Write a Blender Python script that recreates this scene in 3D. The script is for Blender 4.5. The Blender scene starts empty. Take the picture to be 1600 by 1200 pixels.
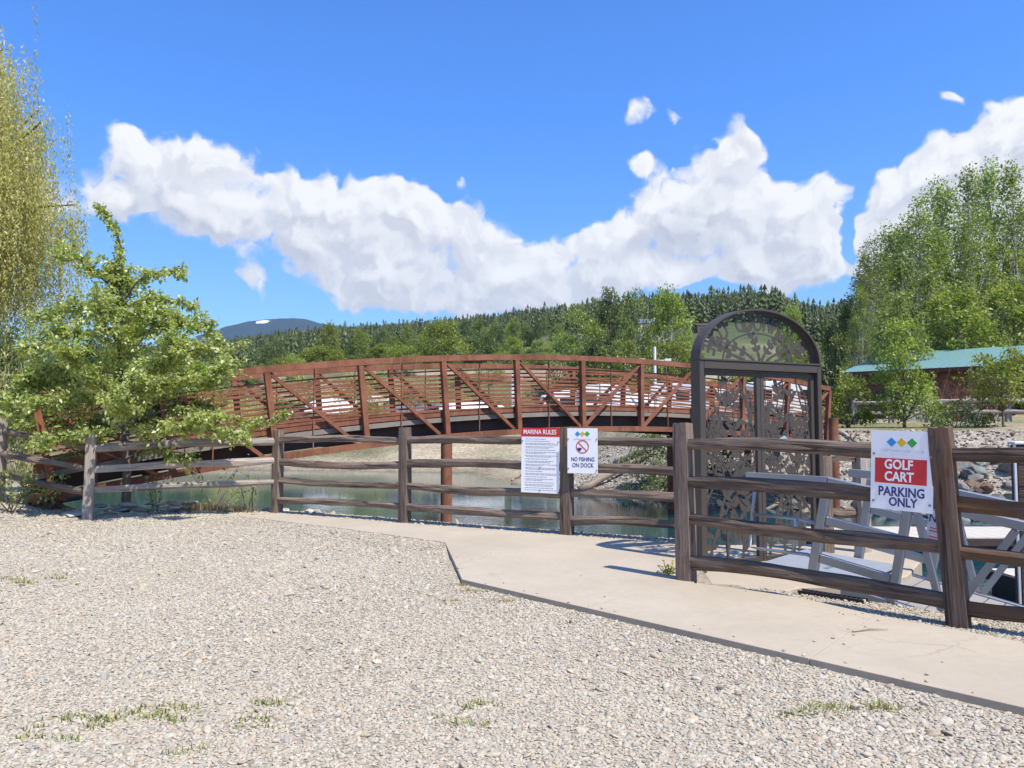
import bpy, bmesh, math, random
import numpy as np
from mathutils import Vector, Matrix, noise

random.seed(7)
RNG = np.random.default_rng(11)
SC = bpy.context.scene
COL = SC.collection

# ------------------------------------------------------------------ camera
F = 1200.0                      # focal length in pixels of the 1600 px wide photograph
CAM_Z = 1.45
PITCH = math.atan(68.0 / F)
cam_data = bpy.data.cameras.new("camera")
cam_data.sensor_width = 36.0
cam_data.lens = 36.0 * F / 1600.0
cam_data.clip_start = 0.05
cam_data.clip_end = 30000
cam = bpy.data.objects.new("camera", cam_data)
COL.objects.link(cam)
cam.location = (0, 0, CAM_Z)
cam.rotation_euler = (math.pi / 2 + PITCH, 0, 0)
SC.camera = cam
CP, SP = math.cos(PITCH), math.sin(PITCH)

def ray(px, py):
    u, v = (px - 800) / F, (600 - py) / F
    return Vector((u, CP - v * SP, SP + v * CP))

def P(px, py, d):               # point of that picture ray at ground distance d
    r = ray(px, py)
    return Vector((0, 0, CAM_Z)) + r * (d / r.y)

def G(px, py, z=0.0):           # where that picture ray meets the level z
    r = ray(px, py)
    return Vector((0, 0, CAM_Z)) + r * ((z - CAM_Z) / r.z)

# ------------------------------------------------------------------ light
SUN_EL = math.radians(59)
SUN_DIR = Vector((0.69, -0.72, 0)).normalized() * math.cos(SUN_EL) + Vector((0, 0, math.sin(SUN_EL)))
sun_data = bpy.data.lights.new("sun", "SUN")
sun_data.energy = 4.4
sun_data.angle = math.radians(0.55)
sun_data.color = (1.0, 0.94, 0.83)
sun = bpy.data.objects.new("sun", sun_data)
COL.objects.link(sun)
sun.rotation_euler = SUN_DIR.to_track_quat('Z', 'Y').to_euler()
sun.location = (20, -20, 40)

SC.view_settings.view_transform = 'Standard'
SC.view_settings.look = 'None'
SC.view_settings.gamma = 1.0
SC.view_settings.use_curve_mapping = False
SC.view_settings.exposure = 0.58
SC.render.engine = 'CYCLES'
SC.cycles.use_denoising = True
SC.cycles.max_bounces = 6
SC.cycles.diffuse_bounces = 3
SC.cycles.glossy_bounces = 3
SC.cycles.transmission_bounces = 3
SC.cycles.transparent_max_bounces = 6
SC.cycles.volume_bounces = 0
SC.cycles.caustics_reflective = False
SC.cycles.caustics_refractive = False

# ------------------------------------------------------------------ world: sky with cumulus by direction
CLOUDS = [  # px, py, rx, ry, weight
    (215, 222, 42, 28, .62), (262, 262, 85, 45, .95), (330, 305, 90, 55, 1), (425, 335, 95, 62, 1), (505, 322, 80, 52, 1),
    (565, 372, 110, 80, 1), (622, 322, 58, 48, .9), (660, 375, 90, 80, 1), (715, 370, 50, 45, .9), (620, 430, 100, 55, 1),
    (760, 425, 95, 58, 1), (835, 425, 90, 55, 1), (905, 405, 70, 55, 1), (955, 435, 85, 42, 1), (1030, 418, 55, 24, .9),
    (560, 455, 60, 22, .8), (700, 465, 110, 26, 1), (850, 468, 90, 20, .9), (390, 440, 50, 26, .9), (180, 325, 38, 18, .85), (732, 294, 18, 13, .62),
    (1143, 232, 38, 38, .95), (1120, 262, 36, 26, .9), (1065, 300, 60, 36, .95), (1000, 345, 55, 40, .95), (1130, 320, 115, 58, 1), (1235, 330, 85, 68, 1),
    (1185, 390, 105, 48, 1), (1282, 350, 48, 55, 1), (932, 372, 42, 28, .9), (992, 250, 34, 24, .74), (1235, 420, 60, 22, .9),
    (1000, 176, 36, 24, .78), (1062, 190, 14, 28, .66), (1486, 152, 14, 11, .42),
    (1590, 205, 60, 36, 1), (1505, 262, 75, 40, 1), (1425, 312, 65, 42, 1), (1570, 300, 130, 80, 1.1), (1378, 345, 30, 34, .8),
    (1330, 424, 26, 14, .5), (1450, 390, 95, 70, 1), (1700, 260, 120, 90, 1.1), (1690, 420, 120, 60, .9),
    (1338, 352, 20, 62, -1.3), (1100, 452, 40, 16, -.8), (915, 330, 50, 20, -.6),
    (90, 300, 110, 40, .8), (40, 470, 90, 30, .8), (-120, 330, 150, 60, .9),
]
world = bpy.data.worlds.new("World")
SC.world = world
world.use_nodes = True
world.cycles.sampling_method = 'MANUAL'
world.cycles.sample_map_resolution = 128
wt = world.node_tree
wt.nodes.clear()

def nmath(t, op, a, b=None, clamp=False):
    n = t.nodes.new("ShaderNodeMath"); n.operation = op; n.use_clamp = clamp
    for i, x in enumerate((a, b)):
        if x is None: continue
        if isinstance(x, (int, float)): n.inputs[i].default_value = x
        else: t.links.new(x, n.inputs[i])
    return n.outputs[0]

def nvec(t, op, a, b=None, c=None, out=0):
    n = t.nodes.new("ShaderNodeVectorMath"); n.operation = op
    for i, x in enumerate((a, b, c)):
        if x is None: continue
        if isinstance(x, (tuple, list)): n.inputs[i].default_value = x
        else: t.links.new(x, n.inputs[i])
    return n.outputs[out]

def nmap(t, x, a, b, c=0.0, d=1.0, smooth=True):
    n = t.nodes.new("ShaderNodeMapRange"); n.interpolation_type = 'SMOOTHSTEP' if smooth else 'LINEAR'
    t.links.new(x, n.inputs[0])
    for i, v in enumerate((a, b, c, d)): n.inputs[i + 1].default_value = v
    return n.outputs[0]

def nmix(t, fac, a, b, mode='MIX'):
    n = t.nodes.new("ShaderNodeMix"); n.data_type = 'RGBA'; n.blend_type = mode
    for k, x in ((0, fac), (6, a), (7, b)):
        if isinstance(x, (int, float)): n.inputs[k].default_value = x
        elif isinstance(x, (tuple, list)): n.inputs[k].default_value = (*x[:3], 1)
        else: t.links.new(x, n.inputs[k])
    return n.outputs[2]

def nnoise(t, vec, scale, detail=4, rough=.55, dist=0.0, out=0):
    n = t.nodes.new("ShaderNodeTexNoise")
    if t.name.startswith("cloud"): n.noise_dimensions = '2D'
    n.inputs["Scale"].default_value = scale; n.inputs["Detail"].default_value = detail
    n.inputs["Roughness"].default_value = rough; n.inputs["Distortion"].default_value = dist
    if vec is not None: t.links.new(vec, n.inputs["Vector"])
    return n.outputs[out]

# node group: cloud mass at a direction given as (azimuth, elevation, 0)
def new_group(name):
    q = bpy.data.node_groups.new(name, 'ShaderNodeTree')
    q.interface.new_socket("angles", in_out='INPUT', socket_type='NodeSocketVector')
    q.interface.new_socket("mass", in_out='OUTPUT', socket_type='NodeSocketFloat')
    return q, q.nodes.new("NodeGroupInput"), q.nodes.new("NodeGroupOutput")
cg, gi, go = new_group("cloud_core")
warp = nvec(cg, 'SUBTRACT', nnoise(cg, gi.outputs[0], 11, 3, .6, 0, out=1), (.5, .5, .5))
ang = nvec(cg, 'MULTIPLY_ADD', warp, (.075, .055, 0), gi.outputs[0])
tot = None
for (cx, cy, rx, ry, w) in CLOUDS:
    r = ray(cx, cy).normalized()
    az, el = math.atan2(r.x, r.y), math.asin(r.z)
    sx, sy = F / (rx * 1.10), F / (ry * 1.16)
    q = nvec(cg, 'MULTIPLY_ADD', ang, (sx, sy, 0), (-az * sx, -el * sy, 0))
    e = nmath(cg, 'POWER', 0.24, nvec(cg, 'DOT_PRODUCT', q, q, out=1))
    if w != 1: e = nmath(cg, 'MULTIPLY', e, w)
    tot = e if tot is None else nmath(cg, 'ADD', tot, e)
tot = nmath(cg, 'MAXIMUM', nmath(cg, 'MINIMUM', tot, 1.25), 0.0)
# away from the photographed part of the sky the same kind of cloud goes on
sep = cg.nodes.new("ShaderNodeSeparateXYZ"); cg.links.new(gi.outputs[0], sep.inputs[0])
side = nmap(cg, nmath(cg, 'ABSOLUTE', sep.outputs[0]), .75, 1.0)
lowband = nmap(cg, sep.outputs[1], .75, .25)
gen = nmath(cg, 'MULTIPLY', nmap(cg, nnoise(cg, nvec(cg, 'MULTIPLY', gi.outputs[0], (1, 1.8, 1)), 2.3, 2, .5), .45, .62), nmath(cg, 'MULTIPLY', side, lowband))
tot = nmath(cg, 'MAXIMUM', tot, gen)
cg.links.new(tot, go.inputs[0])
core_group = cg
cg, gi, go = new_group("cloud_detail")
warp = nvec(cg, 'SUBTRACT', nnoise(cg, gi.outputs[0], 11, 2, .6, 0, out=1), (.5, .5, .5))
ang = nvec(cg, 'MULTIPLY_ADD', warp, (.075, .055, 0), gi.outputs[0])
def billow(scale, vec):
    n = cg.nodes.new("ShaderNodeTexVoronoi"); n.voronoi_dimensions = '2D'; n.inputs["Scale"].default_value = scale
    cg.links.new(vec, n.inputs["Vector"]); return nmath(cg, 'SUBTRACT', .42, n.outputs["Distance"])
warp2 = nvec(cg, 'SUBTRACT', nnoise(cg, gi.outputs[0], 34, 3, .6, 0, out=1), (.5, .5, .5))
ang2 = nvec(cg, 'MULTIPLY_ADD', warp2, (.030, .024, 0), ang)
fb = nmath(cg, 'MULTIPLY', nmath(cg, 'SUBTRACT', nnoise(cg, ang, 8, 3, .5, .3), .5), 1.3)
fb = nmath(cg, 'ADD', fb, nmath(cg, 'MULTIPLY', nmath(cg, 'SUBTRACT', nnoise(cg, ang2, 40, 5, .6, .2), .5), .7))
for (sc_, w_) in ((13, .95), (27, .50), (58, .17)):
    fb = nmath(cg, 'ADD', fb, nmath(cg, 'MULTIPLY', billow(sc_, ang2), w_))
cg.links.new(fb, go.inputs[0])
detail_group = cg

tc = wt.nodes.new("ShaderNodeTexCoord")
sepd = wt.nodes.new("ShaderNodeSeparateXYZ"); wt.links.new(tc.outputs["Generated"], sepd.inputs[0])
azn = nmath(wt, 'ARCTAN2', sepd.outputs[0], sepd.outputs[1])
eln = nmath(wt, 'ARCSINE', sepd.outputs[2])
comb = wt.nodes.new("ShaderNodeCombineXYZ"); wt.links.new(azn, comb.inputs[0]); wt.links.new(eln, comb.inputs[1])
def grp(g, vec):
    n = wt.nodes.new("ShaderNodeGroup"); n.node_tree = g; wt.links.new(vec, n.inputs[0]); return n.outputs[0]
here = comb.outputs[0]
c0, c2 = grp(core_group, here), grp(core_group, nvec(wt, 'ADD', here, (.012, .040, 0)))
d0, d1 = grp(detail_group, here), grp(detail_group, nvec(wt, 'ADD', here, (.009, .014, 0)))
gate = nmap(wt, c0, .10, .55)
m0 = nmath(wt, 'ADD', c0, nmath(wt, 'MULTIPLY', nmath(wt, 'SUBTRACT', d0, .06), gate))
alpha = nmap(wt, m0, .33, .80)
fine = nmap(wt, nmath(wt, 'SUBTRACT', d0, d1), -.30, .30)
broad = nmap(wt, nmath(wt, 'ADD', nmath(wt, 'SUBTRACT', c0, c2), nmath(wt, 'MULTIPLY', d0, .25)), -.40, .34)
lit = nmath(wt, 'ADD', nmath(wt, 'MULTIPLY', fine, .42), nmath(wt, 'MULTIPLY', broad, .58))
thick = nmap(wt, m0, .7, 1.5)
sky = wt.nodes.new("ShaderNodeTexSky")
sky.sky_type = 'NISHITA'
sky.sun_disc = False
sky.sun_elevation = SUN_EL
sky.sun_rotation = math.atan2(SUN_DIR.x, SUN_DIR.y)
sky.air_density = 1.0
sky.dust_density = 0.3
sky.ozone_density = 2.0
skyc = nmix(wt, 1.0, sky.outputs[0], nmix(wt, nmap(wt, eln, .08, .42), (.52, .80, 1.10), (.37, .83, 1.50)), 'MULTIPLY')
shade_c = nmix(wt, thick, (3.6, 3.8, 4.4), (2.45, 2.65, 3.3))
cloud_c = nmix(wt, lit, shade_c, (5.75, 5.75, 5.8))
final = nmix(wt, alpha, skyc, cloud_c)
bg = wt.nodes.new("ShaderNodeBackground"); bg.inputs[1].default_value = 0.12
wt.links.new(final, bg.inputs[0])
wo = wt.nodes.new("ShaderNodeOutputWorld"); wt.links.new(bg.outputs[0], wo.inputs[0])

# ------------------------------------------------------------------ helpers: objects
def tag(o, label=None, cat=None, group=None, kind=None):
    if label: o["label"] = label
    if cat: o["category"] = cat
    if group: o["group"] = group
    if kind: o["kind"] = kind
    return o

def link(name, data, parent=None, M=None):
    o = bpy.data.objects.new(name, data)
    COL.objects.link(o)
    if parent is not None: o.parent = parent
    if M is not None: o.matrix_local = M
    return o

def empty(name, loc=(0, 0, 0), rz=0.0, M=None):
    o = bpy.data.objects.new(name, None)
    o.empty_display_size = .2
    COL.objects.link(o)
    if M is not None: o.matrix_world = M
    else: o.location = loc; o.rotation_euler = (0, 0, rz)
    return o

def copy_tree(o, parent=None):
    c = o.copy(); COL.objects.link(c)
    if parent is not None:
        c.parent = parent; c.matrix_parent_inverse = o.matrix_parent_inverse
    for ch in list(o.children): copy_tree(ch, c)
    return c

def frame(p0, p1, up=(0, 0, 1)):          # matrix with X along p0->p1, origin p0
    p0, p1 = Vector(p0), Vector(p1)
    x = (p1 - p0).normalized()
    u = Vector(up)
    y = u.cross(x)
    if y.length < 1e-4: y = Vector((0, 1, 0)).cross(x)
    y.normalize()
    z = x.cross(y)
    M = Matrix.Identity(4)
    for i in range(3): M[i][0], M[i][1], M[i][2], M[i][3] = x[i], y[i], z[i], p0[i]
    return M

class MB:
    def __init__(s): s.v = []; s.f = []
    def add(s, vs, fs):
        k = len(s.v); s.v.extend(vs); s.f.extend([tuple(i + k for i in f) for f in fs]); return s
    def box(s, c, size, M=None):
        hx, hy, hz = [q / 2 for q in size]
        vs = [Vector((c[0] + a * hx, c[1] + b * hy, c[2] + d * hz)) for a in (-1, 1) for b in (-1, 1) for d in (-1, 1)]
        if M is not None: vs = [M @ q for q in vs]
        return s.add(vs, [(0, 1, 3, 2), (4, 6, 7, 5), (0, 4, 5, 1), (2, 3, 7, 6), (0, 2, 6, 4), (1, 5, 7, 3)])
    def bar(s, p0, p1, w, h, up=(0, 0, 1)):     # w sideways, h along up
        M = frame(p0, p1, up); L = (Vector(p1) - Vector(p0)).length
        return s.box((L / 2, 0, 0), (L, w, h), M)
    def tube(s, pts, rad, n=8, caps=True):
        pts = [Vector(p) for p in pts]
        if not isinstance(rad, (list, tuple)): rad = [rad] * len(pts)
        rings = []; ref = None
        for i, p in enumerate(pts):
            t = (pts[min(i + 1, len(pts) - 1)] - pts[max(i - 1, 0)]).normalized()
            if ref is None: ref = Vector((0, 0, 1)) if abs(t.z) < .9 else Vector((1, 0, 0))
            a = t.cross(ref).normalized(); b = a.cross(t).normalized(); ref = b
            rings.append([p + (a * math.cos(2 * math.pi * k / n) + b * math.sin(2 * math.pi * k / n)) * rad[i] for k in range(n)])
        vs = [q for r in rings for q in r]
        fs = [(i * n + k, i * n + (k + 1) % n, (i + 1) * n + (k + 1) % n, (i + 1) * n + k) for i in range(len(pts) - 1) for k in range(n)]
        if caps: fs += [tuple(range(n))[::-1], tuple((len(pts) - 1) * n + k for k in range(n))]
        return s.add(vs, fs)
    def prism(s, poly, z0, z1):
        n = len(poly)
        vs = [Vector((p[0], p[1], z0)) for p in poly] + [Vector((p[0], p[1], z1)) for p in poly]
        return s.add(vs, [tuple(range(n))[::-1], tuple(range(n, 2 * n))] + [(i, (i + 1) % n, n + (i + 1) % n, n + i) for i in range(n)])
    def plate(s, poly, t=.006):                 # polygon in local XZ, thickness along Y
        n = len(poly)
        vs = [Vector((p[0], -t / 2, p[1])) for p in poly] + [Vector((p[0], t / 2, p[1])) for p in poly]
        return s.add(vs, [tuple(range(n)), tuple(range(n, 2 * n))[::-1]] + [(i, n + i, n + (i + 1) % n, (i + 1) % n) for i in range(n)])
    def mesh(s, name, mat, smooth=False, bevel=0.0):
        me = bpy.data.meshes.new(name)
        me.from_pydata([tuple(q) for q in s.v], [], s.f)
        if bevel > 0:
            bm = bmesh.new(); bm.from_mesh(me)
            bmesh.ops.recalc_face_normals(bm, faces=bm.faces)
            es = [e for e in bm.edges if len(e.link_faces) == 2 and e.calc_face_angle(0) > .5]
            bmesh.ops.bevel(bm, geom=es, offset=bevel, segments=1, affect='EDGES', clamp_overlap=True)
            bm.to_mesh(me); bm.free()
        else:
            bm = bmesh.new(); bm.from_mesh(me); bmesh.ops.recalc_face_normals(bm, faces=bm.faces); bm.to_mesh(me); bm.free()
        if smooth: me.polygons.foreach_set("use_smooth", [True] * len(me.polygons))
        if mat is not None: me.materials.append(mat)
        me.update()
        return me
    def build(s, name, mat, parent=None, M=None, smooth=False, bevel=0.0):
        return link(name, s.mesh(name, mat, smooth, bevel), parent, M)

def np_mesh(name, verts, faces, mat, smooth=False, attrs=None, cols=None):
    """verts (n,3), faces (m,k) all the same size; attrs: name -> per-face floats; cols: per-vertex rgb"""
    verts = np.ascontiguousarray(verts, dtype=np.float32); faces = np.ascontiguousarray(faces, dtype=np.int32)
    m, k = faces.shape
    me = bpy.data.meshes.new(name)
    me.vertices.add(len(verts)); me.vertices.foreach_set("co", verts.ravel())
    me.loops.add(m * k); me.loops.foreach_set("vertex_index", faces.ravel())
    me.polygons.add(m); me.polygons.foreach_set("loop_start", np.arange(0, m * k, k, dtype=np.int32))
    try: me.polygons.foreach_set("loop_total", np.full(m, k, dtype=np.int32))
    except Exception: pass
    if smooth: me.polygons.foreach_set("use_smooth", np.ones(m, dtype=bool))
    me.update(calc_edges=True)
    for nm, a in (attrs or {}).items():
        at = me.attributes.new(nm, 'FLOAT', 'FACE'); at.data.foreach_set("value", np.ascontiguousarray(a, dtype=np.float32))
    if cols is not None:
        at = me.attributes.new("ground_colour", 'FLOAT_COLOR', 'POINT')
        at.data.foreach_set("color", np.concatenate([cols, np.ones((len(cols), 1))], 1).astype(np.float32).ravel())
    if mat is not None: me.materials.append(mat)
    return me

# ------------------------------------------------------------------ helpers: materials
def mat_new(name):
    m = bpy.data.materials.new(name); m.use_nodes = True
    t = m.node_tree
    b = t.nodes["Principled BSDF"]
    return m, t, b

def bump(t, b, height, strength=.3, dist=.01):
    n = t.nodes.new("ShaderNodeBump"); n.inputs["Strength"].default_value = strength; n.inputs["Distance"].default_value = dist
    t.links.new(height, n.inputs["Height"]); t.links.new(n.outputs[0], b.inputs["Normal"])

def coords(t, kind="Object", scale=None):
    c = t.nodes.new("ShaderNodeTexCoord").outputs[kind]
    return nvec(t, 'MULTIPLY', c, scale) if scale else c

def geo_pos(t): return t.nodes.new("ShaderNodeNewGeometry").outputs["Position"]

def plain(name, col, rough=.6, metal=0.0, var=.12, scale=6.0, spec=.4, bumps=0.0):
    m, t, b = mat_new(name)
    f = nnoise(t, coords(t), scale, 5, .6)
    c = nmix(t, f, [x * (1 - var) for x in col], [min(1, x * (1 + var)) for x in col])
    t.links.new(c, b.inputs["Base Color"])
    b.inputs["Roughness"].default_value = rough; b.inputs["Metallic"].default_value = metal
    b.inputs["Specular IOR Level"].default_value = spec
    if bumps: bump(t, b, nnoise(t, coords(t), scale * 6, 4, .6), bumps, .004)
    return m

def wood(name, lo, hi, streak=(.05, .04, .035), tint=None):
    m, t, b = mat_new(name)
    oi = t.nodes.new("ShaderNodeObjectInfo")
    cx = t.nodes.new("ShaderNodeCombineXYZ"); t.links.new(nmath(t, 'MULTIPLY', oi.outputs["Random"], 37.0), cx.inputs[0]); t.links.new(nmath(t, 'MULTIPLY', oi.outputs["Random"], 11.0), cx.inputs[1])
    p = nvec(t, 'ADD', coords(t), cx.outputs[0])
    g = nnoise(t, nvec(t, 'MULTIPLY', p, (2.6, 46, 46)), 1.0, 7, .68, .5)
    big = nnoise(t, nvec(t, 'MULTIPLY', p, (1.2, 5, 5)), 1.0, 4, .6)
    crack = nmap(t, nnoise(t, nvec(t, 'MULTIPLY', p, (.9, 22, 22)), 1.0, 3, .5, .8), .60, .68)
    c = nmix(t, nmap(t, g, .3, .72), lo, hi)
    if tint: c = nmix(t, nmap(t, big, .45, .68), c, tint)
    rv = nmap(t, oi.outputs["Random"], 0, 1, .8, 1.15, False)
    sc = t.nodes.new("ShaderNodeVectorMath"); sc.operation = 'SCALE'; t.links.new(c, sc.inputs[0]); t.links.new(rv, sc.inputs["Scale"])
    c = nmix(t, nmath(t, 'MULTIPLY', crack, .75), sc.outputs[0], streak)
    kv = t.nodes.new("ShaderNodeTexVoronoi"); kv.inputs["Scale"].default_value = 1.0; t.links.new(nvec(t, 'MULTIPLY', p, (2.4, 9, 9)), kv.inputs["Vector"])
    ks = t.nodes.new("ShaderNodeSeparateColor"); t.links.new(kv.outputs["Color"], ks.inputs[0])
    knot = nmath(t, 'MULTIPLY', nmap(t, kv.outputs["Distance"], .26, .12), nmap(t, ks.outputs[0], .72, .76))
    c = nmix(t, nmath(t, 'MULTIPLY', knot, .7), c, streak)
    stain = nmap(t, nnoise(t, nvec(t, 'MULTIPLY', p, (3.2, 4, 4)), 1.0, 5, .7), .56, .72, 0, .45)
    c = nmix(t, stain, c, streak)
    t.links.new(c, b.inputs["Base Color"])
    b.inputs["Roughness"].default_value = .82; b.inputs["Specular IOR Level"].default_value = .25
    bump(t, b, nmath(t, 'SUBTRACT', g, nmath(t, 'MULTIPLY', crack, .8)), .55, .012)
    return m

def leaf_mat(name, a, b_, c_, trans=.4, gloss=.06):
    m = bpy.data.materials.new(name); m.use_nodes = True; t = m.node_tree; t.nodes.clear()
    at = t.nodes.new("ShaderNodeAttribute"); at.attribute_name = "tone"
    r = t.nodes.new("ShaderNodeValToRGB"); t.links.new(at.outputs["Fac"], r.inputs[0])
    r.color_ramp.elements[0].color = (*a, 1); r.color_ramp.elements[1].color = (*c_, 1)
    e = r.color_ramp.elements.new(.5); e.color = (*b_, 1)
    oi = t.nodes.new("ShaderNodeObjectInfo")
    hs = t.nodes.new("ShaderNodeHueSaturation"); t.links.new(r.outputs[0], hs.inputs["Color"])
    t.links.new(nmap(t, oi.outputs["Random"], 0, 1, .8, 1.2, False), hs.inputs["Value"])
    t.links.new(nmap(t, oi.outputs["Random"], 0, 1, .488, .512, False), hs.inputs["Hue"])
    d = t.nodes.new("ShaderNodeBsdfDiffuse"); tr = t.nodes.new("ShaderNodeBsdfTranslucent"); gl = t.nodes.new("ShaderNodeBsdfGlossy")
    gl.inputs["Roughness"].default_value = .45; gl.inputs["Color"].default_value = (.8, .8, .8, 1)
    t.links.new(hs.outputs[0], d.inputs[0])
    tc_ = nmix(t, 1.0, hs.outputs[0], (1.25, 1.2, .55), 'MULTIPLY')
    t.links.new(tc_, tr.inputs[0])
    m1 = t.nodes.new("ShaderNodeMixShader"); m1.inputs[0].default_value = trans
    t.links.new(d.outputs[0], m1.inputs[1]); t.links.new(tr.outputs[0], m1.inputs[2])
    m2 = t.nodes.new("ShaderNodeMixShader"); m2.inputs[0].default_value = gloss
    t.links.new(m1.outputs[0], m2.inputs[1]); t.links.new(gl.outputs[0], m2.inputs[2])
    o = t.nodes.new("ShaderNodeOutputMaterial"); t.links.new(m2.outputs[0], o.inputs[0])
    return m

MAT = {}
MAT['wood_grey'] = wood('weathered grey wood', (.27, .225, .185), (.48, .42, .36), (.085, .07, .055))
MAT['wood_mid'] = wood('weathered brown grey wood', (.13, .093, .068), (.28, .215, .168), (.042, .031, .024))
MAT['wood_brown'] = wood('stained brown wood', (.06, .042, .033), (.16, .115, .092), (.02, .015, .012), tint=(.125, .068, .036))
MAT['wood_dark'] = wood('dark weathered wood', (.085, .060, .045), (.21, .157, .12), (.027, .02, .015))
MAT['drift'] = wood('driftwood', (.28, .22, .16), (.46, .38, .30), (.12, .09, .07))

def rust_mat():
    m, t, b = mat_new('weathering steel')
    p = geo_pos(t)
    n1 = nnoise(t, p, 2.2, 6, .65); n2 = nnoise(t, nvec(t, 'MULTIPLY', p, (9, 9, 2.5)), 3.0, 5, .6)
    st = nnoise(t, nvec(t, 'MULTIPLY', p, (14, 14, .9)), 1.0, 4, .6)
    c = nmix(t, nmap(t, n1, .3, .7), (.17, .062, .034), (.31, .125, .068))
    c = nmix(t, nmap(t, st, .52, .72, 0, .55), c, (.36, .165, .095))
    c = nmix(t, nmap(t, n2, .56, .75, 0, .7), c, (.095, .036, .026))
    t.links.new(c, b.inputs["Base Color"]); b.inputs["Roughness"].default_value = .78; b.inputs["Specular IOR Level"].default_value = .3
    bump(t, b, nnoise(t, p, 60, 4, .6), .15, .004)
    return m
MAT['rust'] = rust_mat()
MAT['steel_dark'] = plain('dark steel with underdeck shade', (.07, .045, .035), .8, 0, .3, 4)  # shade under the bridge deck is put into this colour; dark trim shares it
MAT['deck_edge'] = plain('grey weathered deck boards', (.26, .225, .185), .85, 0, .35, 5, .2, .2)
MAT['bronze'] = plain('dark bronze powder coat', (.074, .061, .050), .5, 0, .12, 8, .45)
MAT['alu'] = plain('mill finish aluminium', (.34, .36, .385), .40, .6, .14, 9, .5)
MAT['alu_dull'] = plain('dull aluminium plate', (.34, .36, .40), .55, .3, .15, 9, .4, .1)
MAT['sign_white'] = plain('white sign panel', (.86, .87, .89), .38, 0, .03, 5, .5)
MAT['sign_red'] = plain('red sign print', (.58, .022, .03), .4, 0, .05, 5, .5)
MAT['sign_navy'] = plain('navy sign print', (.03, .03, .18), .45, 0, .05, 5, .5)
MAT['sign_grey'] = plain('grey sign print', (.30, .32, .36), .5, 0, .1, 30, .4)
MAT['sign_pale'] = plain('pale grey sign print', (.55, .57, .60), .5, 0, .1, 30, .4)
MAT['blue_print'] = plain('blue diamond print', (.03, .27, .62), .4, 0, .25, 40, .5)
MAT['yellow_print'] = plain('yellow diamond print', (.66, .48, .03), .4, 0, .15, 40, .5)
MAT['green_print'] = plain('green diamond print', (.04, .36, .06), .4, 0, .2, 40, .5)
MAT['screw'] = plain('zinc screw', (.25, .25, .26), .5, .6, .1, 20)
MAT['black'] = plain('black plastic', (.02, .02, .022), .5, 0, .2, 20)
MAT['white_paint'] = plain('white painted metal', (.78, .78, .78), .4, 0, .05, 3)
MAT['cover_white'] = plain('white boat cover', (.74, .75, .77), .55, 0, .08, 3)
MAT['window'] = plain('dark window glass', (.025, .03, .035), .12, 0, .2, 5, .7)
MAT['tyre'] = plain('black rubber', (.025, .025, .026), .8, 0, .2, 20)
MAT['car_grey'] = plain('grey car paint', (.10, .11, .13), .3, .3, .06, 3, .6)
MAT['car_blue'] = plain('dark blue car paint', (.03, .05, .10), .3, .2, .06, 3, .6)
MAT['stripe'] = plain('grey blue stripe', (.14, .17, .23), .45, 0, .1, 5)
MAT['bark'] = plain('grey bark', (.16, .135, .11), .9, 0, .35, 9, .15, .5)
MAT['bark_dark'] = plain('dark bark', (.07, .055, .045), .9, 0, .35, 9, .15, .5)
MAT['bark_pale'] = plain('pale aspen bark', (.50, .47, .42), .85, 0, .25, 5, .2, .3)
MAT['twig_red'] = plain('red brown twigs', (.20, .085, .05), .85, 0, .3, 5, .2)
MAT['teal_roof'] = plain('teal metal roofing', (.20, .355, .34), .36, .15, .1, 2, .5)
MAT['green_roof'] = plain('green metal roofing', (.03, .27, .19), .4, .1, .1, 2, .5)
MAT['cabin_wall'] = plain('red brown stained cladding', (.13, .060, .036), .75, 0, .2, 4, .3)
MAT['brown_wall'] = plain('brown timber wall', (.12, .085, .06), .8, 0, .2, 4, .3)
MAT['grey_wall'] = plain('grey concrete block', (.33, .32, .30), .85, 0, .15, 4, .2)
MAT['soil'] = plain('dark soil', (.06, .048, .038), .95, 0, .4, 8, .1, .6)
MAT['rust_pile'] = MAT['rust']
MAT['label_blue'] = plain('blue and white tape', (.22, .50, .72), .4, 0, .6, 28, .5)
MAT['dock_top'] = plain('pale dock decking', (.52, .47, .39), .8, 0, .12, 3, .25, .15)
MAT['mulch'] = plain('grey composite plank', (.29, .265, .245), .75, 0, .18, 9, .25, .2)

LEAF = {}
LEAF['near'] = leaf_mat('fresh variegated leaves', (.28, .41, .075), (.47, .58, .15), (.66, .73, .33), .52, .07)
LEAF['poplar'] = leaf_mat('cottonwood leaves', (.14, .20, .042), (.24, .31, .068), (.36, .42, .13), .48, .05)
LEAF['lime'] = leaf_mat('spring green leaves', (.165, .225, .035), (.26, .325, .062), (.38, .43, .12), .48, .04)
LEAF['olive'] = leaf_mat('olive green leaves', (.085, .13, .038), (.145, .20, .06), (.23, .28, .095), .42, .04)
LEAF['willow'] = leaf_mat('yellow willow catkins', (.40, .385, .12), (.56, .53, .21), (.68, .645, .33), .5, .03)
LEAF['conifer'] = leaf_mat('conifer needles', (.06, .083, .033), (.105, .135, .05), (.18, .21, .08), .22, .02)
LEAF['grass'] = leaf_mat('grass blades', (.16, .20, .05), (.26, .29, .08), (.46, .42, .20), .35, .03)
LEAF['dry'] = leaf_mat('dry grass', (.20, .15, .085), (.32, .25, .14), (.45, .37, .22), .3, .02)
LEAF['yellow'] = leaf_mat('yellow petals', (.7, .5, .02), (.75, .55, .02), (.8, .6, .03), .3, .02)

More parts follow.
